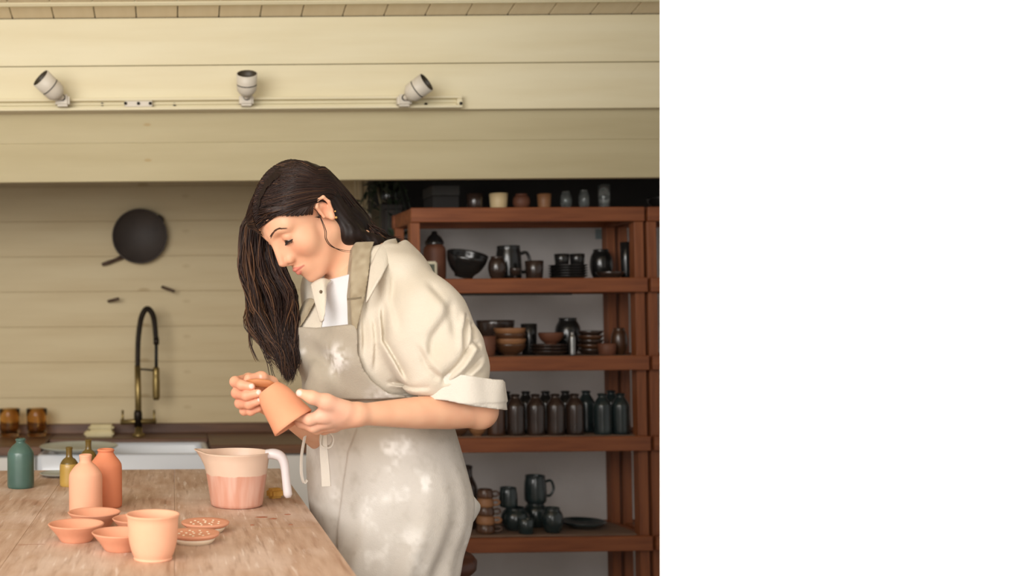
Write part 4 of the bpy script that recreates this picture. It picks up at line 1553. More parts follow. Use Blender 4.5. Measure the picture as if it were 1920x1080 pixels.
def skin_col(V):
    C = np.tile(rgb(236, 186, 152), (len(V), 1))
    q = ((V - A3(HO)) @ HM.T) / HS
    S = np.stack([q[:, 0], q[:, 1], np.abs(q[:, 2])], 1)
    n = vnoise(V, 60)
    C = mixc(C, rgb(222, 150, 118), np.clip(0.22 + 0.2 * n, 0, 1))
    hd = sstep(0.14, 0.10, np.sqrt((q * q).sum(1)))
    C = mixc(C, rgb(226, 138, 108), hd * 0.38 * np.exp(-(((S - A3((0.078, -0.022, 0.035))) / 0.024) ** 2).sum(1)))
    C = mixc(C, rgb(220, 128, 100), hd * 0.40 * np.exp(-(((S - A3((0.114, -0.026, 0.0))) / 0.014) ** 2).sum(1)))
    lip = np.minimum(sd_cone(S, (0.1005, -0.0578, 0.0025), (0.0885, -0.0585, 0.0215), 0.0050, 0.0016), sd_cone(S, (0.0990, -0.0668, 0.0), (0.0875, -0.0612, 0.0190), 0.0058, 0.0016))
    C = mixc(C, rgb(206, 116, 104), sstep(0.0020, 0.0004, lip) * 0.85)
    # eyelid colour and brows' skin
    C = mixc(C, rgb(196, 128, 100), 0.5 * hd * np.exp(-(((S - A3((0.089, 0.013, 0.033))) / A3((0.012, 0.007, 0.014))) ** 2).sum(1)))
    C = mixc(C, rgb(222, 130, 100), 0.4 * hd * np.exp(-(((S - A3((-0.008, 0.004, 0.082))) / 0.018) ** 2).sum(1)))
    # warm fingers of the far hand, pale nails
    fr = np.exp(-((V - A3(W(458, 738, 2.05))) ** 2).sum(1) / 0.045 ** 2)
    C = mixc(C, rgb(222, 136, 112), 0.55 * fr)
    nh = np.exp(-((V - A3(W(610, 775, 1.98))) ** 2).sum(1) / 0.05 ** 2)
    C = mixc(C, rgb(238, 190, 172), 0.5 * nh)
    for c, r in NAILS:
        dn = np.sqrt(((V - A3(c)) ** 2).sum(1))
        C = mixc(C, rgb(244, 210, 198), sstep(r * 1.15, r * 0.85, dn))
    return C


body = link('body', np_mesh([head_part, armL, armR, trunk], BASE, skin_col, 'body'), M_skin, person)

# ---- clothes
ZW = W(700, 800, 2.2).z
GA = W(822, 716, 2.02)            # where the rolled sleeve is gathered


def XZ(pts, Y):
    return [(W(a, b, Y).x, W(a, b, Y).z) for a, b in pts]


CREASES = [([(700, 520), (694, 600), (690, 690)], 0.008, 0.0040), ([(728, 555), (726, 640), (748, 678), (772, 724)], 0.008, 0.0058),
           ([(712, 590), (711, 705)], 0.007, 0.0036), ([(816, 716), (850, 680), (884, 636)], 0.009, 0.0085), ([(816, 718), (860, 702), (908, 664)], 0.008, 0.0080),
           ([(880, 585), (866, 622), (864, 668)], 0.008, 0.0060), ([(818, 714), (795, 690), (772, 640)], 0.009, 0.0050), ([(735, 722), (775, 726), (808, 724)], 0.006, 0.0040),
           ([(850, 555), (808, 630), (796, 690)], 0.016, 0.0050), ([(748, 500), (742, 560), (752, 640)], 0.014, 0.0042), ([(706, 486), (697, 545)], 0.006, 0.0040),
           ([(800, 520), (835, 580), (850, 640)], 0.014, 0.0036), ([(890, 600), (880, 640), (898, 655)], 0.007, 0.0060), ([(678, 640), (676, 680), (690, 712)], 0.006, 0.0030)]
CREASES = [([(W(a, b, 2.06).x, W(a, b, 2.06).z) for a, b in pl_], w, dp) for pl_, w, dp in CREASES]


def folds(P):
    """drapery of the shirt: pleats from the shoulder and a fan of folds at the gathered sleeve"""
    X, Z = P[:, 0], P[:, 2]
    wob = vnoise(P, 18) * 0.004
    d = 0.0028 * vnoise(P, 12, 3.3) + 0.0012 * vnoise(P, 30, 5.1)
    front = sstep(2.22, 2.17, P[:, 1])
    for pl_, w, dp in CREASES:
        best = np.full(X.shape, 1e9, np.float32)
        sg = np.zeros_like(X)
        tot = len(pl_) - 1
        par = np.zeros_like(X)
        for k in range(tot):
            (ax, az), (bx, bz) = pl_[k], pl_[k + 1]
            ex, ez = bx - ax, bz - az
            L2 = ex * ex + ez * ez
            t = np.clip(((X - ax) * ex + (Z - az) * ez) / L2, 0, 1)
            dx, dz = X - ax - t * ex, Z - az - t * ez
            e = np.sqrt(dx * dx + dz * dz)
            m = e < best
            best = np.where(m, e, best)
            sg = np.where(m, (dx * ez - dz * ex) / math.sqrt(L2), sg)
            par = np.where(m, (k + t) / tot, par)
        fade = sstep(0, 0.18, par) * sstep(1, 0.75, par)
        q = (sg + wob) / w
        prof = 1.2 * np.exp(-(q * 1.8) ** 2) - 0.9 * q * np.exp(-q * q) - 0.5 * np.exp(-((q - 1.1) * 1.2) ** 2)
        d = d + dp * fade * front * prof * (best < 4 * w)
    return d * sstep(CUF_B.z + 0.020, CUF_T.z + 0.030, Z + 0.35 * np.clip(0.52 - X, 0, 0.1))


CUF_T, CUF_B = W(866, 712, 2.085), W(866, 752, 2.085)


def sleeve(P):
    d = sd_cone(P, W(757, 530, 2.16), W(800, 600, 2.115), 0.056, 0.073)
    d = smin(d, sd_cone(P, W(800, 600, 2.115), W(836, 680, 2.095), 0.073, 0.073), 0.03)
    d = smin(d, sd_cone(P, W(836, 680, 2.095), W(862, 716, 2.09), 0.068, 0.048), 0.03)
    d = smin(d, sd_cone(P, W(775, 650, 2.11), W(800, 712, 2.085), 0.058, 0.036), 0.04)
    d = smin(d, sd_sph(P, W(868, 640, 2.09), 0.026), 0.02)
    d = smin(d, sd_sph(P, W(884, 686, 2.09), 0.030), 0.012)
    return d


def shirt(P):
    d = torso(P) - 0.009
    d = smin(d, sd_ell(P, W(722, 640, 2.19), (0.085, 0.075, 0.115)), 0.05)
    d = smax(d, W(700, 742, 2.15).z - P[:, 2], 0.012)
    far = sd_cone(P, SHR, W(640, 800, 2.38), 0.062, 0.056)
    d = smin(d, far, 0.03)
    # open front that shows the white t-shirt
    op = sd_poly(P[:, 0], P[:, 2], XZ([(598, 515), (612, 560), (606, 640), (648, 640), (654, 560), (690, 455), (600, 455)], 2.19))
    op = np.maximum(op, P[:, 1] - 2.27)
    d = smax(d, -op, 0.004)
    sl = smax(sleeve(P), CUF_B.z + 0.012 - P[:, 2], 0.006)
    d = smin(d, sl, 0.018)
    d = d + folds(P)
    d = smax(d, -sd_poly(P[:, 0], P[:, 2], XZ([(540, 380), (790, 380), (768, 445), (748, 458), (724, 456), (706, 460), (690, 464), (600, 470)], 2.2)), 0.006)
    # room for the neck, the arm and the elbow
    d = smax(d, -(sd_cone(P, H(-0.02, -0.04), NB + Vector((0, 0, -0.005)), 0.056, 0.060)), 0.006)
    d = smax(d, -(sd_cone(P, W(850, 740, 2.095), W(872, 790, 2.095), 0.056, 0.060)), 0.004)
    return d


def cream(V):
    n = vnoise(V, 25)
    return mixc(np.tile(rgb(216, 207, 192), (len(V), 1)), rgb(205, 194, 175), np.clip(0.4 + 0.4 * n, 0, 1))


s_lo = np.array([W(540, 740, 2.2).x, 1.96, W(700, 765, 2.15).z])
s_hi = np.array([W(955, 600, 2.05).x, 2.50, W(740, 430, 2.3).z])
link('shirt', np_mesh([surface(shirt, s_lo, s_hi, 0.0026)], BASE, cream, 'shirt'), M_shirt, person)


# rolled cuff
def cuff(P):
    ax = A3((CUF_T - CUF_B).normalized())
    q = P - A3(CUF_B)
    h = q @ ax
    rad = np.sqrt(np.maximum(((q - h[:, None] * ax) ** 2 * A3((1, 1.35, 1))).sum(1), 1e-9))
    an = np.arctan2(q[:, 1], q[:, 0])
    R = 0.0680 + 0.0035 * np.sin(an * 3 + 1.0) + 0.002 * np.sin(an * 7) - 0.12 * (h - 0.02) * (h > 0) + 0.22 * np.clip(q[:, 0], 0, 1) * 0.2
    L = 0.046
    hc = 0.010 * q[:, 0] / 0.07        # hem rises toward the elbow crease
    d = np.maximum(np.abs(rad - R) - 0.0055, np.abs(h - L / 2 + hc) - L / 2)
    return (d - 0.0045 + 0.004 * vnoise(P, 26)) * 0.8


c_lo, c_hi = bounds([CUF_T, CUF_B], 0.10)
link('cuff', np_mesh([surface(cuff, c_lo, c_hi, 0.0026)], BASE, lambda V: np.tile(rgb(220, 213, 202), (len(V), 1)), 'cuff'), M_shirt, person)


# white t-shirt
def tee(P):
    d = torso(P) - 0.003 + 0.0015 * np.sin(P[:, 2] * 90 + P[:, 0] * 60)
    d = smax(d, sd_poly(P[:, 0], P[:, 2], XZ([(592, 538), (625, 522), (662, 512), (690, 500), (700, 660), (590, 660)], 2.19)), 0.003)
    return smax(d, P[:, 1] - 2.28, 0.004)


link('t_shirt', np_mesh([surface(tee, [W(580, 600, 2.2).x, 2.05, W(600, 670, 2.2).z], [W(710, 600, 2.2).x, 2.32, W(600, 490, 2.2).z], 0.0026)], BASE, lambda V: np.tile(rgb(220, 220, 223), (len(V), 1)), 't_shirt'), M_tshirt, person)

# apron
def shirt_base(P):
    return smin(torso(P), sd_ell(P, W(722, 640, 2.19), (0.085, 0.075, 0.115)), 0.05)


BIB = XZ([(548, 612), (600, 615), (662, 607), (664, 660), (674, 690), (690, 712), (720, 735), (760, 740), (800, 738), (800, 744), (740, 744), (680, 747), (620, 751), (570, 752), (540, 752)], 2.16)
PANEL = XZ([(672, 800), (655, 850), (647, 915), (640, 1000), (636, 1200), (1000, 1200), (1000, 800)], 2.16)


def skirt_core(P):
    z = P[:, 2]
    t = np.clip((W(700, 800, 2.2).z - z) / 0.30, -0.2, 2.2)
    ts = sstep(0.0, 1.0, t)
    cxn = WA.x + 0.010 + (HI.x + 0.010 - WA.x) * sstep(0.0, 0.5, t) - 0.032 * sstep(0.5, 1.1, t)
    cyn = 2.275 + 0.0 * t
    a = 0.130 + 0.018 * sstep(0, 0.5, t) - 0.006 * sstep(0.5, 1.1, t)
    b = 0.108 + 0.030 * ts
    q = np.stack([P[:, 0] - cxn, P[:, 1] - cyn, np.zeros_like(z)], 1)
    lt, ft = q @ A3(TL), q @ A3(TF)
    an = np.arctan2(ft / b, lt / a)
    k = np.sqrt((lt / a) ** 2 + (ft / b) ** 2)
    d = (k - 1) * np.minimum(a, b)
    amp = 0.009 * np.clip(t * 1.3, 0, 1.4)
    d = d + 0.6 * amp * np.sin(an * 8 + 0.6 * np.sin(z * 8)) + 0.0025 * np.clip(t, 0, 1) * np.sin(an * 19 + z * 6) + 0.0022 * vnoise(P, 22)
    return d


def apron(P):
    sk = skirt_core(P)
    sk = smin(sk, torso(P) - 0.014, 0.02)
    sk = np.maximum(sk, P[:, 2] - W(640, 728, 2.16).z)
    bib = shirt_base(P) - 0.0165 - 0.007 * sstep(W(640, 690, 2.16).z, W(640, 748, 2.16).z, P[:, 2])
    bib = smin(bib, sd_ell(P, W(600, 740, 2.2), (0.03, 0.04, 0.06)), 0.03)
    bib = bib + 0.0022 * vnoise(P, 26) + 0.0016 * np.sin((P[:, 0] * 0.5 + P[:, 2]) * 110 + 4 * vnoise(P, 9))
    bib = smax(bib, sd_poly(P[:, 0], P[:, 2], BIB), 0.003)
    bib = smax(bib, P[:, 1] - 2.30, 0.004)
    d = np.minimum(bib, sk)
    pan = smax(sk - 0.007, sd_poly(P[:, 0], P[:, 2], PANEL), 0.002)
    pan = np.maximum(pan, P[:, 1] - 2.28)
    d = np.minimum(d, pan)
    d = np.maximum(d, 0.42 - P[:, 2])
    # clearance at the table edge
    return np.maximum(d, np.where(P[:, 2] < 0.915, 0.2635 - P[:, 0], -1.0))


def apron_col(V):
    n1, n2, n3 = vnoise(V, 16), vnoise(V, 55, 2.0), vnoise(V, 150, 5.0)
    z = V[:, 2]
    low = sstep(W(650, 780, 2.1).z, W(650, 880, 2.1).z, z)
    C = mixc(np.tile(rgb(172, 162, 146), (len(V), 1)), rgb(214, 208, 200), np.clip(low * 0.85 + 0.15 * n1, 0, 1))
    C = mixc(C, rgb(150, 140, 124), np.clip(0.25 * n2 + 0.15 * n3, 0, 1))
    dust = np.clip(n1 * 0.7 + n2 * 0.5 + 0.25 * n3 - 0.42, 0, 0.5) * 1.5 * (0.35 + 0.65 * low)
    for (a, b, rx, rz, s) in ((634, 672, 16, 22, 1.2), (632, 700, 6, 10, .8), (576, 660, 8, 8, .7), (750, 840, 34, 16, 1.0), (735, 866, 14, 24, 1.0), (798, 906, 16, 16, 1.2),
                              (770, 1010, 40, 26, .7), (690, 970, 12, 26, .7), (640, 940, 12, 30, .6), (715, 742, 25, 8, .6), (560, 720, 14, 16, .6), (785, 1060, 20, 16, .8)):
        c = W(a, b, 2.13)
        g = np.exp(-((V[:, 0] - c.x) / (rx * 0.00103)) ** 2 - ((V[:, 2] - c.z) / (rz * 0.00103)) ** 2)
        dust = dust + s * g * np.clip(0.5 + 1.0 * n2 + 0.7 * n3, 0, 1.1)
    return mixc(C, rgb(240, 236, 230), np.clip(dust, 0, 0.95))


a_lo = np.array([W(530, 700, 2.2).x - 0.02, 1.98, 0.41])
a_hi = np.array([BASE[0] + 0.30, 2.56, W(600, 595, 2.1).z])
link('apron', np_mesh([surface(apron, a_lo, a_hi, 0.0034)], BASE, apron_col, 'apron'), M_apron, person)


def ribbon(name, cen, widths, wdir, th, mat, col, n=6, parent=None):
    """thin cloth strip along points, with thickness"""
    cs = spline(cen, n)
    m = len(cs)
    V, Fc = [], []
    for i, c in enumerate(cs):
        s = i / (m - 1) * (len(widths) - 1)
        k = min(int(s), len(widths) - 2)
        w = widths[k] + (widths[k + 1] - widths[k]) * (s - k)
        t = (cs[min(i + 1, m - 1)] - cs[max(i - 1, 0)]).normalized()
        u = Vector(wdir)
        u = (u - t * u.dot(t)).normalized()
        nn = t.cross(u).normalized()
        for a, b in ((-1, -1), (1, -1), (1, 1), (-1, 1)):
            V.append(c + u * (a * w / 2) + nn * (b * th / 2) - Vector(BASE))
    for i in range(m - 1):
        for k in range(4):
            Fc.append((i * 4 + k, i * 4 + (k + 1) % 4, (i + 1) * 4 + (k + 1) % 4, (i + 1) * 4 + k))
    Fc += [(3, 2, 1, 0), ((m - 1) * 4, (m - 1) * 4 + 1, (m - 1) * 4 + 2, (m - 1) * 4 + 3)]
    me = bpy.data.meshes.new(name)
    me.from_pydata([tuple(v) for v in V], [], Fc)
    at = me.color_attributes.new('tint', 'FLOAT_COLOR', 'POINT')
    at.data.foreach_set('color', list(lin(*col)) * len(V))
    smooth(me, False)
    return link(name, me, mat, parent or person)


# straps that hug the chest and shoulder
def strap_fn(poly, yb):
    pz = XZ(poly, 2.17)
    def fn(P):
        d = np.minimum(torso(P), shirt_base(P)) - 0.0165
        d = smax(d, sd_poly(P[:, 0], P[:, 2], pz), 0.002)
        return np.maximum(d, P[:, 1] - yb)
    return fn


def strap_col(V):
    n = vnoise(V, 90)
    return mixc(np.tile(rgb(150, 136, 112), (len(V), 1)), rgb(176, 164, 140), np.clip(0.4 + 0.6 * n, 0, 1))


SP1 = [(652, 620), (652, 556), (657, 512), (663, 466), (672, 452), (704, 452), (694, 472), (686, 515), (676, 560), (664, 604), (660, 620)]
SP2 = [(590, 556), (600, 562), (586, 590), (570, 616), (558, 614), (574, 590)]
for nm, pl_, yb, bx0, bx1 in (('strap', SP1, 2.27, 640, 715), ('strap', SP2, 2.33, 545, 612)):
    lo2 = [W(bx0, 600, 2.2).x, 2.02, W(650, 634, 2.2).z]
    hi2 = [W(bx1, 600, 2.2).x, yb + 0.02, W(650, 440, 2.2).z]
    link(nm, np_mesh([surface(strap_fn(pl_, yb), lo2, hi2, 0.0024)], BASE, strap_col, 'strap'), M_apron, person)

# strap slider seam, bow loop and hanging tie at the waist
TIEC = (204, 196, 184)
ribbon('strap_stitch', [W(651, 561, 2.098), W(664, 560, 2.092), W(678, 558, 2.090)], [0.004, 0.004], (0, 0, 1), 0.003, M_apron, (122, 110, 90))
ribbon('waist_tie', [W(603, 806, 2.115), W(601, 830, 2.105), W(608, 838, 2.100), W(620, 836, 2.098), W(624, 822, 2.100), W(616, 808, 2.11)], [0.013, 0.014, 0.013], (0, 1, 0.1), 0.0025, M_apron, TIEC)
ribbon('waist_tie', [W(607, 806, 2.112), W(607, 840, 2.098), W(610, 880, 2.085), W(612, 912, 2.078)], [0.013, 0.016, 0.017], (1, -0.5, 0), 0.0025, M_apron, TIEC)
ribbon('waist_tie', [W(573, 812, 2.20), W(566, 850, 2.20), W(565, 885, 2.20), W(570, 905, 2.20), W(576, 900, 2.20)], [0.006, 0.007, 0.006], (0.4, -1, 0), 0.003, M_apron, TIEC)

# collar: near fall over the back of the neck, far lapel under the chin
def sheet(name, grid, th, mat, colfn):
    """bent cloth sheet from a grid of world points, subdivided and thickened"""
    rows = [spline(r, 5) for r in grid]
    cols = [spline([r[i] for r in rows], 5) for i in range(len(rows[0]))]
    nu, nv = len(cols), len(cols[0])
    V = [tuple(cols[i][j] - Vector(BASE)) for i in range(nu) for j in range(nv)]
    Fc = [(i * nv + j, (i + 1) * nv + j, (i + 1) * nv + j + 1, i * nv + j + 1) for i in range(nu - 1) for j in range(nv - 1)]
    me = bpy.data.meshes.new(name)
    me.from_pydata(V, [], Fc)
    bm = bmesh.new()
    bm.from_mesh(me)
    bmesh.ops.recalc_face_normals(bm, faces=bm.faces)
    bmesh.ops.solidify(bm, geom=list(bm.faces), thickness=th)
    bm.to_mesh(me)
    bm.free()
    at = me.color_attributes.new('tint', 'FLOAT_COLOR', 'POINT')
    at.data.foreach_set('color', list(lin(*colfn)) * len(me.vertices))
    smooth(me)
    return link(name, me, mat, person)


CC = (214, 205, 189)
sheet('collar', [[W(694, 500, 2.135), W(706, 472, 2.155), W(722, 452, 2.19), W(742, 447, 2.25), W(738, 448, 2.33), W(715, 455, 2.385)],
                 [W(690, 532, 2.105), W(708, 504, 2.115), W(728, 476, 2.145), W(745, 462, 2.22), W(746, 464, 2.33), W(718, 470, 2.40)],
                 [W(686, 566, 2.085), W(706, 530, 2.088), W(724, 503, 2.110), W(743, 470, 2.19), W(753, 474, 2.32), W(722, 488, 2.41)]], 0.004, M_shirt, CC)
sheet('collar', [[W(582, 533, 2.215), W(592, 526, 2.205), W(606, 521, 2.20), W(622, 526, 2.21)],
                 [W(586, 552, 2.195), W(596, 548, 2.185), W(607, 540, 2.182), W(613, 536, 2.19)],
                 [W(592, 575, 2.180), W(600, 572, 2.172), W(608, 568, 2.168), W(612, 560, 2.172)],
                 [W(600, 604, 2.165), W(603, 602, 2.160), W(606, 598, 2.158), W(609, 590, 2.16)]], 0.004, M_shirt, CC)
btn = lathe_me([(0, 0), (0.0032, 0), (0.0035, 0.0008), (0.0032, 0.0018), (0, 0.0014)], 14)
link('button', btn, material('button', lin(120, 104, 84), rough=0.4), person, W(601, 547, 2.178) - Vector(BASE), (math.pi / 2, 0, 0.5))

# shirt tail hanging out behind the apron
sheet('shirt_tail', [[W(866, 905, 2.30), W(874, 935, 2.29), W(872, 975, 2.29), W(862, 1006, 2.29)],
                     [W(876, 915, 2.31), W(893, 942, 2.305), W(886, 975, 2.31), W(870, 1003, 2.31)],
                     [W(878, 925, 2.33), W(901, 947, 2.33), W(892, 972, 2.33), W(874, 996, 2.33)]], 0.003, M_shirt, (240, 236, 228))

link('trousers', np_mesh([surface(lambda P: np.maximum(legs(P), P[:, 2] - 0.50), [BASE[0] - 0.3, 2.0, 0.035], [BASE[0] + 0.35, 2.62, 0.52], 0.008)], BASE, None, 'trousers'), M_trous, person)
link('shoes', np_mesh([surface(foot, [BASE[0] - 0.25, 2.0, -0.01], [BASE[0] + 0.35, 2.6, 0.11], 0.005)], BASE, None, 'shoes'), M_shoe, person)

# ---- eyes, lashes, brows
M_eye = material('eye_white', lin(226, 214, 204), rough=0.15)
M_iris = material('iris', lin(46, 30, 22), rough=0.1)
M_lash = material('lash', lin(30, 20, 16), rough=0.6)
M_brow = material('brow', lin(84, 56, 42), rough=0.8)
for s in (-1, 1):
    c = H(0.0765, 0.013, 0.0315 * s)
    gaze = (HF * 0.86 - HU * 0.50).normalized()
    rot = gaze.to_track_quat('Z', 'Y').to_euler()
    R = 0.0120
    ev = link('eye', lathe_me([(0, -R)] + [(R * math.sin(a * math.pi / 16), -R * math.cos(a * math.pi / 16)) for a in range(1, 16)] + [(0, R)], 24), M_eye, person, c - Vector(BASE), rot)
    ri = 0.0064
    link('iris', lathe_me([(ri, math.sqrt(R * R - ri * ri) + 0.0002), (ri * 0.6, math.sqrt(R * R - ri * ri * 0.36) + 0.0004), (0, R + 0.0005)], 20), M_iris, ev)
    pts = []
    for t in np.linspace(-1, 1, 11):
        l = 0.0320 + 0.0110 * t
        u = 0.0066 + 0.0022 * (1 - t * t) - 0.0012 * (1 + t)
        f = 0.0765 + math.sqrt(max(1e-6, 0.0138 ** 2 - (l - 0.0315) ** 2 - (u - 0.013) ** 2))
        pts.append(H(f, u, l * s) - Vector(BASE))
    dat = [tube_data(pts, [0.0005] + [0.0014] * 9 + [0.0009], 6)]
    for i, t in enumerate(np.linspace(-0.9, 1, 16)):
        k = (t + 1) / 2 * 10
        a = pts[min(int(k), 9)].lerp(pts[min(int(k) + 1, 10)], k - int(k))
        o_ = (HF * 0.6 - HU * 0.75 + HL * (0.35 * t * s)).normalized() * 0.0075
        dat.append(tube_data([a, a + o_ * 0.55, a + o_ + HU * 0.0012], [0.0006, 0.0005, 0.0002], 4))
    link('lashes', merge_me(dat), M_lash, person)
    dat = []
    for i in range(150):
        t = i / 149
        l = (0.010 + 0.040 * t)
        u = 0.0335 + 0.0095 * math.sin(min(1, t * 1.35) * math.pi * 0.62) - 0.006 * max(0, t - 0.7) / 0.3 + random.uniform(-1, 1) * 0.0022 * (1 - 0.7 * t)
        # find the skin surface along F
        fs = np.linspace(0.115, 0.05, 80, dtype=np.float32)
        q = np.stack([fs, np.full(80, u, np.float32), np.full(80, l, np.float32)], 1)
        dd = head_local(q)
        f = float(fs[np.argmax(dd < 0)]) if (dd < 0).any() else 0.07
        a = H(f - 0.0005, u, l * s)
        dr = (HL * s * 0.8 + HU * (0.55 - 0.9 * t) + HF * (-0.25)).normalized()
        a = a - Vector(BASE)
        dat.append(tube_data([a, a + dr * 0.0035 + HF * 0.0006, a + dr * 0.0068], [0.0006, 0.0005, 0.0001], 4))
    link('eyebrow', merge_me(dat), M_brow, person)
M_gold = material('gold', lin(222, 178, 110), rough=0.25, metal=0.9)
for f, u, l, r in ((-0.012, -0.024, 0.083, 0.0028), (-0.0175, -0.012, 0.0875, 0.002)):
    er = thing('x', '', '') if False else None
    link('earring', lathe_me([(0, -r)] + [(r * math.sin(a * math.pi / 8), -r * math.cos(a * math.pi / 8)) for a in range(1, 8)] + [(0, r)], 14), M_gold, person, H(f, u, l) - Vector(BASE))

# ---- hair: a solid under-volume with combed locks laid over it
CR = A3((0.094, 0.080, 0.073))
CCN = A3((-0.004, 0.045, 0))
BK = [H(-0.045, 0.03, 0.0), W(650, 418, 2.262), W(690, 446, 2.275), W(742, 456, 2.30)]
FRN = [H(0.035, 0.060, -0.050), W(494, 428, 2.345), W(492, 495, 2.335), W(512, 570, 2.305), W(532, 640, 2.262), W(545, 700, 2.240)]


def skull(q):
    d = sd_ell(q, (-0.004, 0.045, 0), (0.094, 0.080, 0.073))
    return smin(d, sd_ell(q, (0.034, 0.048, 0), (0.058, 0.056, 0.060)), 0.02)


def hair_core(P):
    q = ((P - A3(HO)) @ HM.T) / HS
    cap = (skull(q) - 0.0070) * HS
    f, u, l = q[:, 0], q[:, 1], q[:, 2]
    near = np.minimum(np.maximum((-0.012 + 1.115 * f) - u, -0.004 - u), f + 0.020)          # negative where hair grows
    farc = np.minimum((0.030 + 0.40 * f) - u, f - 0.055)
    rg = np.where(l > -0.01, near, np.minimum(near, farc))
    cap = smax(cap, rg * 0.8, 0.006)
    b = chain(P, BK, [0.052, 0.037, 0.023, 0.009], 0.02)
    b = smin(b, chain(P, [H(-0.050, 0.000, 0.042), W(655, 438, 2.218), W(700, 455, 2.232), W(742, 452, 2.262)], [0.024, 0.019, 0.013, 0.006], 0.02), 0.015)
    fr = chain(P, FRN, [0.026, 0.028, 0.030, 0.030, 0.016, 0.005], 0.02)
    d = smin(cap, b, 0.02)
    d = smax(d, -(sd_ell(q, EAR + Vector((0.004, 0.0, 0.010)), (0.022, 0.030, 0.024)) * HS), 0.003)
    d = np.minimum(d, fr)
    st = np.sin(vnoise(P, 22) * 9 + P[:, 0] * 420 + P[:, 2] * 300)
    return d + 0.0008 * st


def hair_col(V):
    n = vnoise(V, 70)
    C = np.tile(rgb(24, 15, 13), (len(V), 1))
    return mixc(C, rgb(36, 23, 19), np.clip(0.3 + 0.5 * n, 0, 1))


h_lo, h_hi = bounds([H(0.1, 0.1, -0.1), H(-0.1, 0.12, 0), W(450, 400, 2.33), W(545, 715, 2.24), W(750, 460, 2.3), H(0, 0.13, 0)], 0.035)
core = surface(hair_core, h_lo, h_hi, 0.0030)
hair = link('hair', np_mesh([core], BASE, hair_col, 'hair'), M_hair, person)

rs = random.Random(11)


def on_cap(f, u, l, lift=0.011):
    """push a head-space direction on to the combed surface, lift metres above the skull"""
    q = np.array([f, u, l]) - CCN
    q = q / np.linalg.norm(q)
    r = 0.08
    for _ in range(4):
        r += lift - float(skull((CCN + q * r)[None].astype(np.float32))[0])
    p = CCN + q * r
    return H(float(p[0]), float(p[1]), float(p[2]))


strandV, strandF, strandC = [], [], []


def strand(pts, r, col, n=4, sides=4):
    ps = spline(pts, n)
    m = len(ps)
    rad = [r * (0.75 + 0.5 * math.sin(math.pi * min(1, (i / (m - 1)) * 1.1))) * (1 - 0.75 * max(0, i / (m - 1) - 0.75) / 0.25) for i in range(m)]
    V, Fc = tube_data(ps, rad, sides, 1.0, None, False)
    o = len(strandV)
    strandV.extend(tuple(v - Vector(BASE)) for v in V)
    strandF.extend(tuple(i + o for i in q) for q in Fc)
    strandC.extend([col] * len(V))


def hcol(light=0.0):
    t = rs.random()
    a = np.array(lin(26, 16, 14)[:3]) * (1 - t) + np.array(lin(54, 34, 27)[:3]) * t
    if rs.random() < light:
        a = np.array(lin(112, 78, 54)[:3]) * (0.35 + 0.5 * rs.random())
    return (float(a[0]), float(a[1]), float(a[2]), 1.0)


# near side: from the parting back over the ear to the collar
for i in range(950):
    s = rs.random()
    fa = 0.088 - 0.150 * s                       # along the parting, front to crown
    ua = 0.045 + 0.080 * math.sqrt(max(0, 1 - ((fa + 0.004) / 0.094) ** 2))
    root = on_cap(fa, ua, -0.003 + 0.008 * rs.random(), 0.0085 + 0.003 * rs.random())
    v = rs.random() ** 0.8                       # 0: front edge above the ear, 1: far back
    w = min(1, s * 0.75 + v * 0.5)
    lift = 0.009 + 0.004 * rs.random()
    p1 = on_cap(0.055 - 0.11 * w, 0.056 + 0.054 * w, 0.058 - 0.02 * w, lift)
    p2 = on_cap(0.004 - 0.070 * w, 0.030 + 0.054 * w, 0.074, lift + 0.002)
    p3 = on_cap(-0.042 - 0.040 * w, -0.004 + 0.050 * w, 0.064 - 0.02 * w, lift + 0.003)
    e1 = W(668 + 10 * w + rs.gauss(0, 5), 437 - 32 * w + rs.gauss(0, 4), 2.225 + 0.03 * rs.random() + 0.03 * w)
    e2 = W(706 + rs.gauss(0, 6), 455 - 18 * w + rs.gauss(0, 3), 2.235 + 0.05 * rs.random())
    e3 = W(738 + rs.gauss(0, 7), 455 - 5 * w + rs.gauss(0, 3), 2.26 + 0.05 * rs.random())
    strand([root, p1, p2, p3, e1, e2, e3], 0.0010, hcol(0.05), 4)
# lower near strands that leave from behind the ear
for i in range(260):
    w = rs.random()
    p2 = on_cap(-0.022 - 0.02 * rs.random(), 0.022 + 0.02 * w, 0.072, 0.012)
    p3 = on_cap(-0.036 - 0.02 * w, -0.022 + 0.03 * w, 0.062, 0.012)
    e1 = W(652 + 14 * w + rs.gauss(0, 3), 452 - 16 * w + rs.gauss(0, 3), 2.205 + 0.03 * rs.random())
    e2 = W(690 + rs.gauss(0, 6), 463 - 8 * w + rs.gauss(0, 2), 2.215 + 0.04 * rs.random())
    e3 = W(728 + rs.gauss(0, 6), 460 + rs.gauss(0, 3), 2.25 + 0.04 * rs.random())
    strand([p2, p3, e1, e2, e3], 0.0010, hcol(0.04), 4)
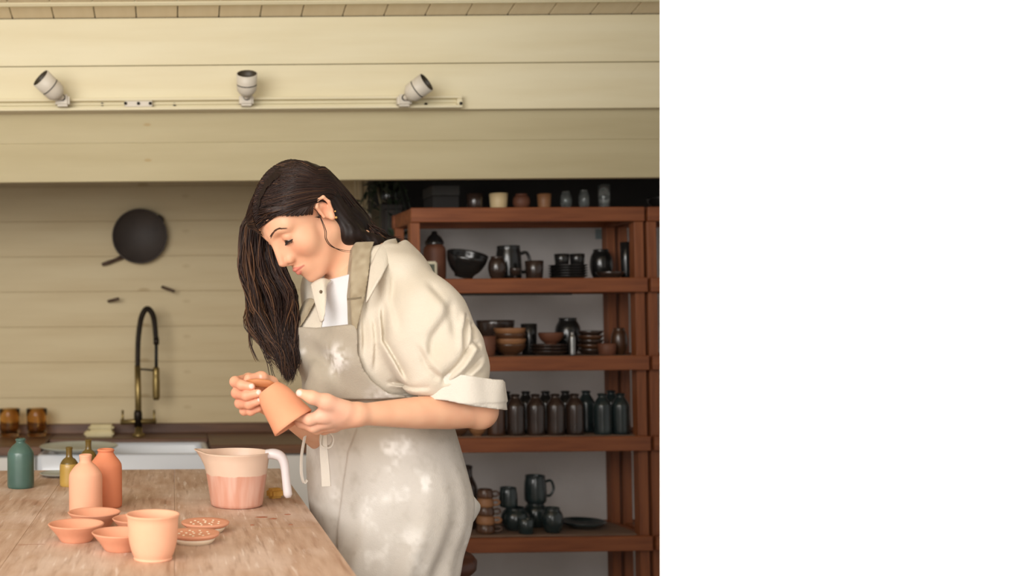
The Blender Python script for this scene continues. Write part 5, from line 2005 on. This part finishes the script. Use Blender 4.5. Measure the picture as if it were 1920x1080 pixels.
# far side: over the far temple, then hanging down in front of the chest in loosely waved locks
CL = [(c / 15 + rs.uniform(-.03, .03), rs.random() * 6.28, rs.random(), rs.uniform(-0.03, 0.03), rs.random()) for c in range(16)]
for i in range(1150):
    k0, ph, ln, dep0, lt_ = CL[i % 16]
    s = rs.random()
    fa = 0.090 - 0.10 * s
    ua = 0.045 + 0.080 * math.sqrt(max(0, 1 - ((fa + 0.004) / 0.094) ** 2))
    lift = 0.008 + 0.006 * rs.random()
    root = on_cap(fa, ua, 0.006 * rs.random() - 0.003, 0.0085 + 0.003 * rs.random())
    p1 = on_cap(0.074 - 0.07 * s, 0.072, -0.040, lift + 0.004)
    k = min(1.05, max(-0.03, k0 + rs.gauss(0, 0.05)))   # 0 left/front edge, 1 right/back edge
    dep = dep0 + rs.uniform(-0.012, 0.012)
    j = lambda q: rs.gauss(0, q)
    wav = lambda q, t: q * math.sin(ph + t)
    kk = k0 + (k - k0) * 0.55
    c0 = W(474 + 44 * k + j(3), 398 + j(4), 2.315 + dep * 0.4)
    c1 = W(457 + 60 * k + j(3), 430 + j(5), 2.325 + dep * 0.6)
    c2 = W(451 + 76 * k + j(3) + wav(3, 1), 500 + j(6), 2.322 + dep)
    c3 = W(466 + 92 * kk + j(3) + wav(5, 2.6), 560 + j(6), 2.295 + dep)
    c4 = W(476 + 78 * kk + j(3) + wav(9, 4.4), 612 + j(7), 2.265 + dep * 0.8)
    c5 = W(510 + 38 * kk + j(4) + wav(10, 6.2), 648 + 26 * ln + j(5), 2.245 + dep * 0.6)
    pts = [root, p1, c0, c1, c2, c3, c4, c5]
    if ln > 0.4 and rs.random() < 0.75:
        pts.append(W(532 + 14 * kk + j(4) + wav(7, 8), 682 + 30 * ln + j(6), 2.225 + dep * 0.4))
    elif rs.random() < 0.3:
        pts = pts[:-1]
    strand(pts, 0.0010, hcol((0.06 + 0.30 * (1 - k0)) * (1.4 if lt_ > 0.6 else 0.6)), 4)
# short hairs that soften the hairline over the forehead and temple
for i in range(420):
    t = rs.random()
    f0, l0 = 0.087 - 0.066 * t, 0.004 + 0.068 * math.sqrt(t)
    u0 = -0.012 + 1.115 * f0 + 0.004 + 0.012 * rs.random()
    a = on_cap(f0, u0, l0, 0.004 + 0.004 * rs.random())
    b = on_cap(f0 * 0.55 + 0.004, u0 * 0.62 + 0.016, min(0.074, l0 + 0.018), 0.011)
    c = on_cap(0.004 - 0.006 * rs.random(), 0.036 + 0.010 * rs.random(), 0.076, 0.012)
    strand([a, b, c], 0.0009, hcol(0.1), 4)
# loose wisps
WISPS = [[(468, 590, 2.28), (468, 640, 2.26), (478, 670, 2.25), (484, 680, 2.25)],
         [(480, 600, 2.27), (488, 640, 2.25), (505, 675, 2.24), (514, 705, 2.23), (526, 718, 2.23)],
         [(484, 610, 2.27), (490, 650, 2.25), (508, 672, 2.24), (530, 684, 2.23)],
         [(500, 620, 2.26), (512, 660, 2.24), (536, 690, 2.22), (544, 720, 2.215)],
         [(470, 560, 2.29), (462, 600, 2.28), (470, 640, 2.27), (466, 655, 2.27)],
         [(520, 640, 2.24), (540, 680, 2.22), (541, 712, 2.215)],
         [(496, 640, 2.25), (500, 668, 2.24), (520, 690, 2.235)]]
for w_ in WISPS:
    for k in range(3):
        jx, jy = rs.gauss(0, 2), rs.gauss(0, 2)
        strand([W(a + jx * (0.4 + i * 0.4), b + jy, c) for i, (a, b, c) in enumerate(w_)], 0.0007, hcol(0.3), 5)
for k in range(3):
    j = rs.gauss(0, 1)
    strand([on_cap(0.022, 0.045, 0.071, 0.011), H(0.010, 0.016, 0.077), W(609 + j, 430, 2.172), W(611 + j, 448, 2.178), W(622 + j, 462, 2.185), W(645, 470 + j, 2.19), W(672, 470 + j, 2.205)], 0.0007, hcol(0.1), 5)
me = bpy.data.meshes.new('locks')
me.from_pydata(strandV, [], strandF)
at = me.color_attributes.new('tint', 'FLOAT_COLOR', 'POINT')
at.data.foreach_set('color', np.array(strandC, dtype=np.float32).ravel())
smooth(me)
lk = link('locks', me, M_hair, hair)
lk['kind'] = 'stuff'

# ---- what she holds
ca, cb = W(504, 729, 2.020), W(550, 793, 2.004)
hc = thing('clay_cup', 'unglazed terracotta cup held upside down in the woman\'s hands', 'cup', ca)
ax = (cb - ca)
hgt = ax.length
pr = hollow(prof_spline([(0.0195, 0), (0.0235, 0.003), (0.0295, 0.016), (0.0335, 0.034), (0.0365, 0.054), (0.0405, hgt)], 4), 0.0034, 0, 0.006)
M_heldclay = material('held_clay', lin(226, 154, 116), lin(233, 165, 128), rough=0.8, scale=10, bump=0.05, bscale=80)
hb = link('body', lathe_me(pr, 48), M_heldclay, hc, (0, 0, 0), ax.to_track_quat('Z', 'Y').to_euler())
link('foot_ring', lathe_me([(0.0185, 0.0008), (0.0195, -0.0012), (0.0212, -0.0008), (0.0222, 0.0015)], 40), M_heldclay, hc, (0, 0, 0), ax.to_track_quat('Z', 'Y').to_euler())
M_rib = material('wood_rib', lin(176, 110, 66), lin(196, 130, 82), rough=0.6, scale=20, stretch=(1, 5, 5))
ra, rb = W(462, 716, 2.045), W(516, 721, 2.035)
rbm = thing('shaping_tool', 'small wooden shaping tool pinched in the woman\'s far hand', 'tool', ra)
link('blade', tube_me([Vector((0, 0, 0)), (rb - ra) * 0.35, (rb - ra) * 0.8, (rb - ra)], [0.004, 0.0085, 0.0075, 0.003], 12, 0.4, (0, 1, 0.3)), M_rib, rbm)
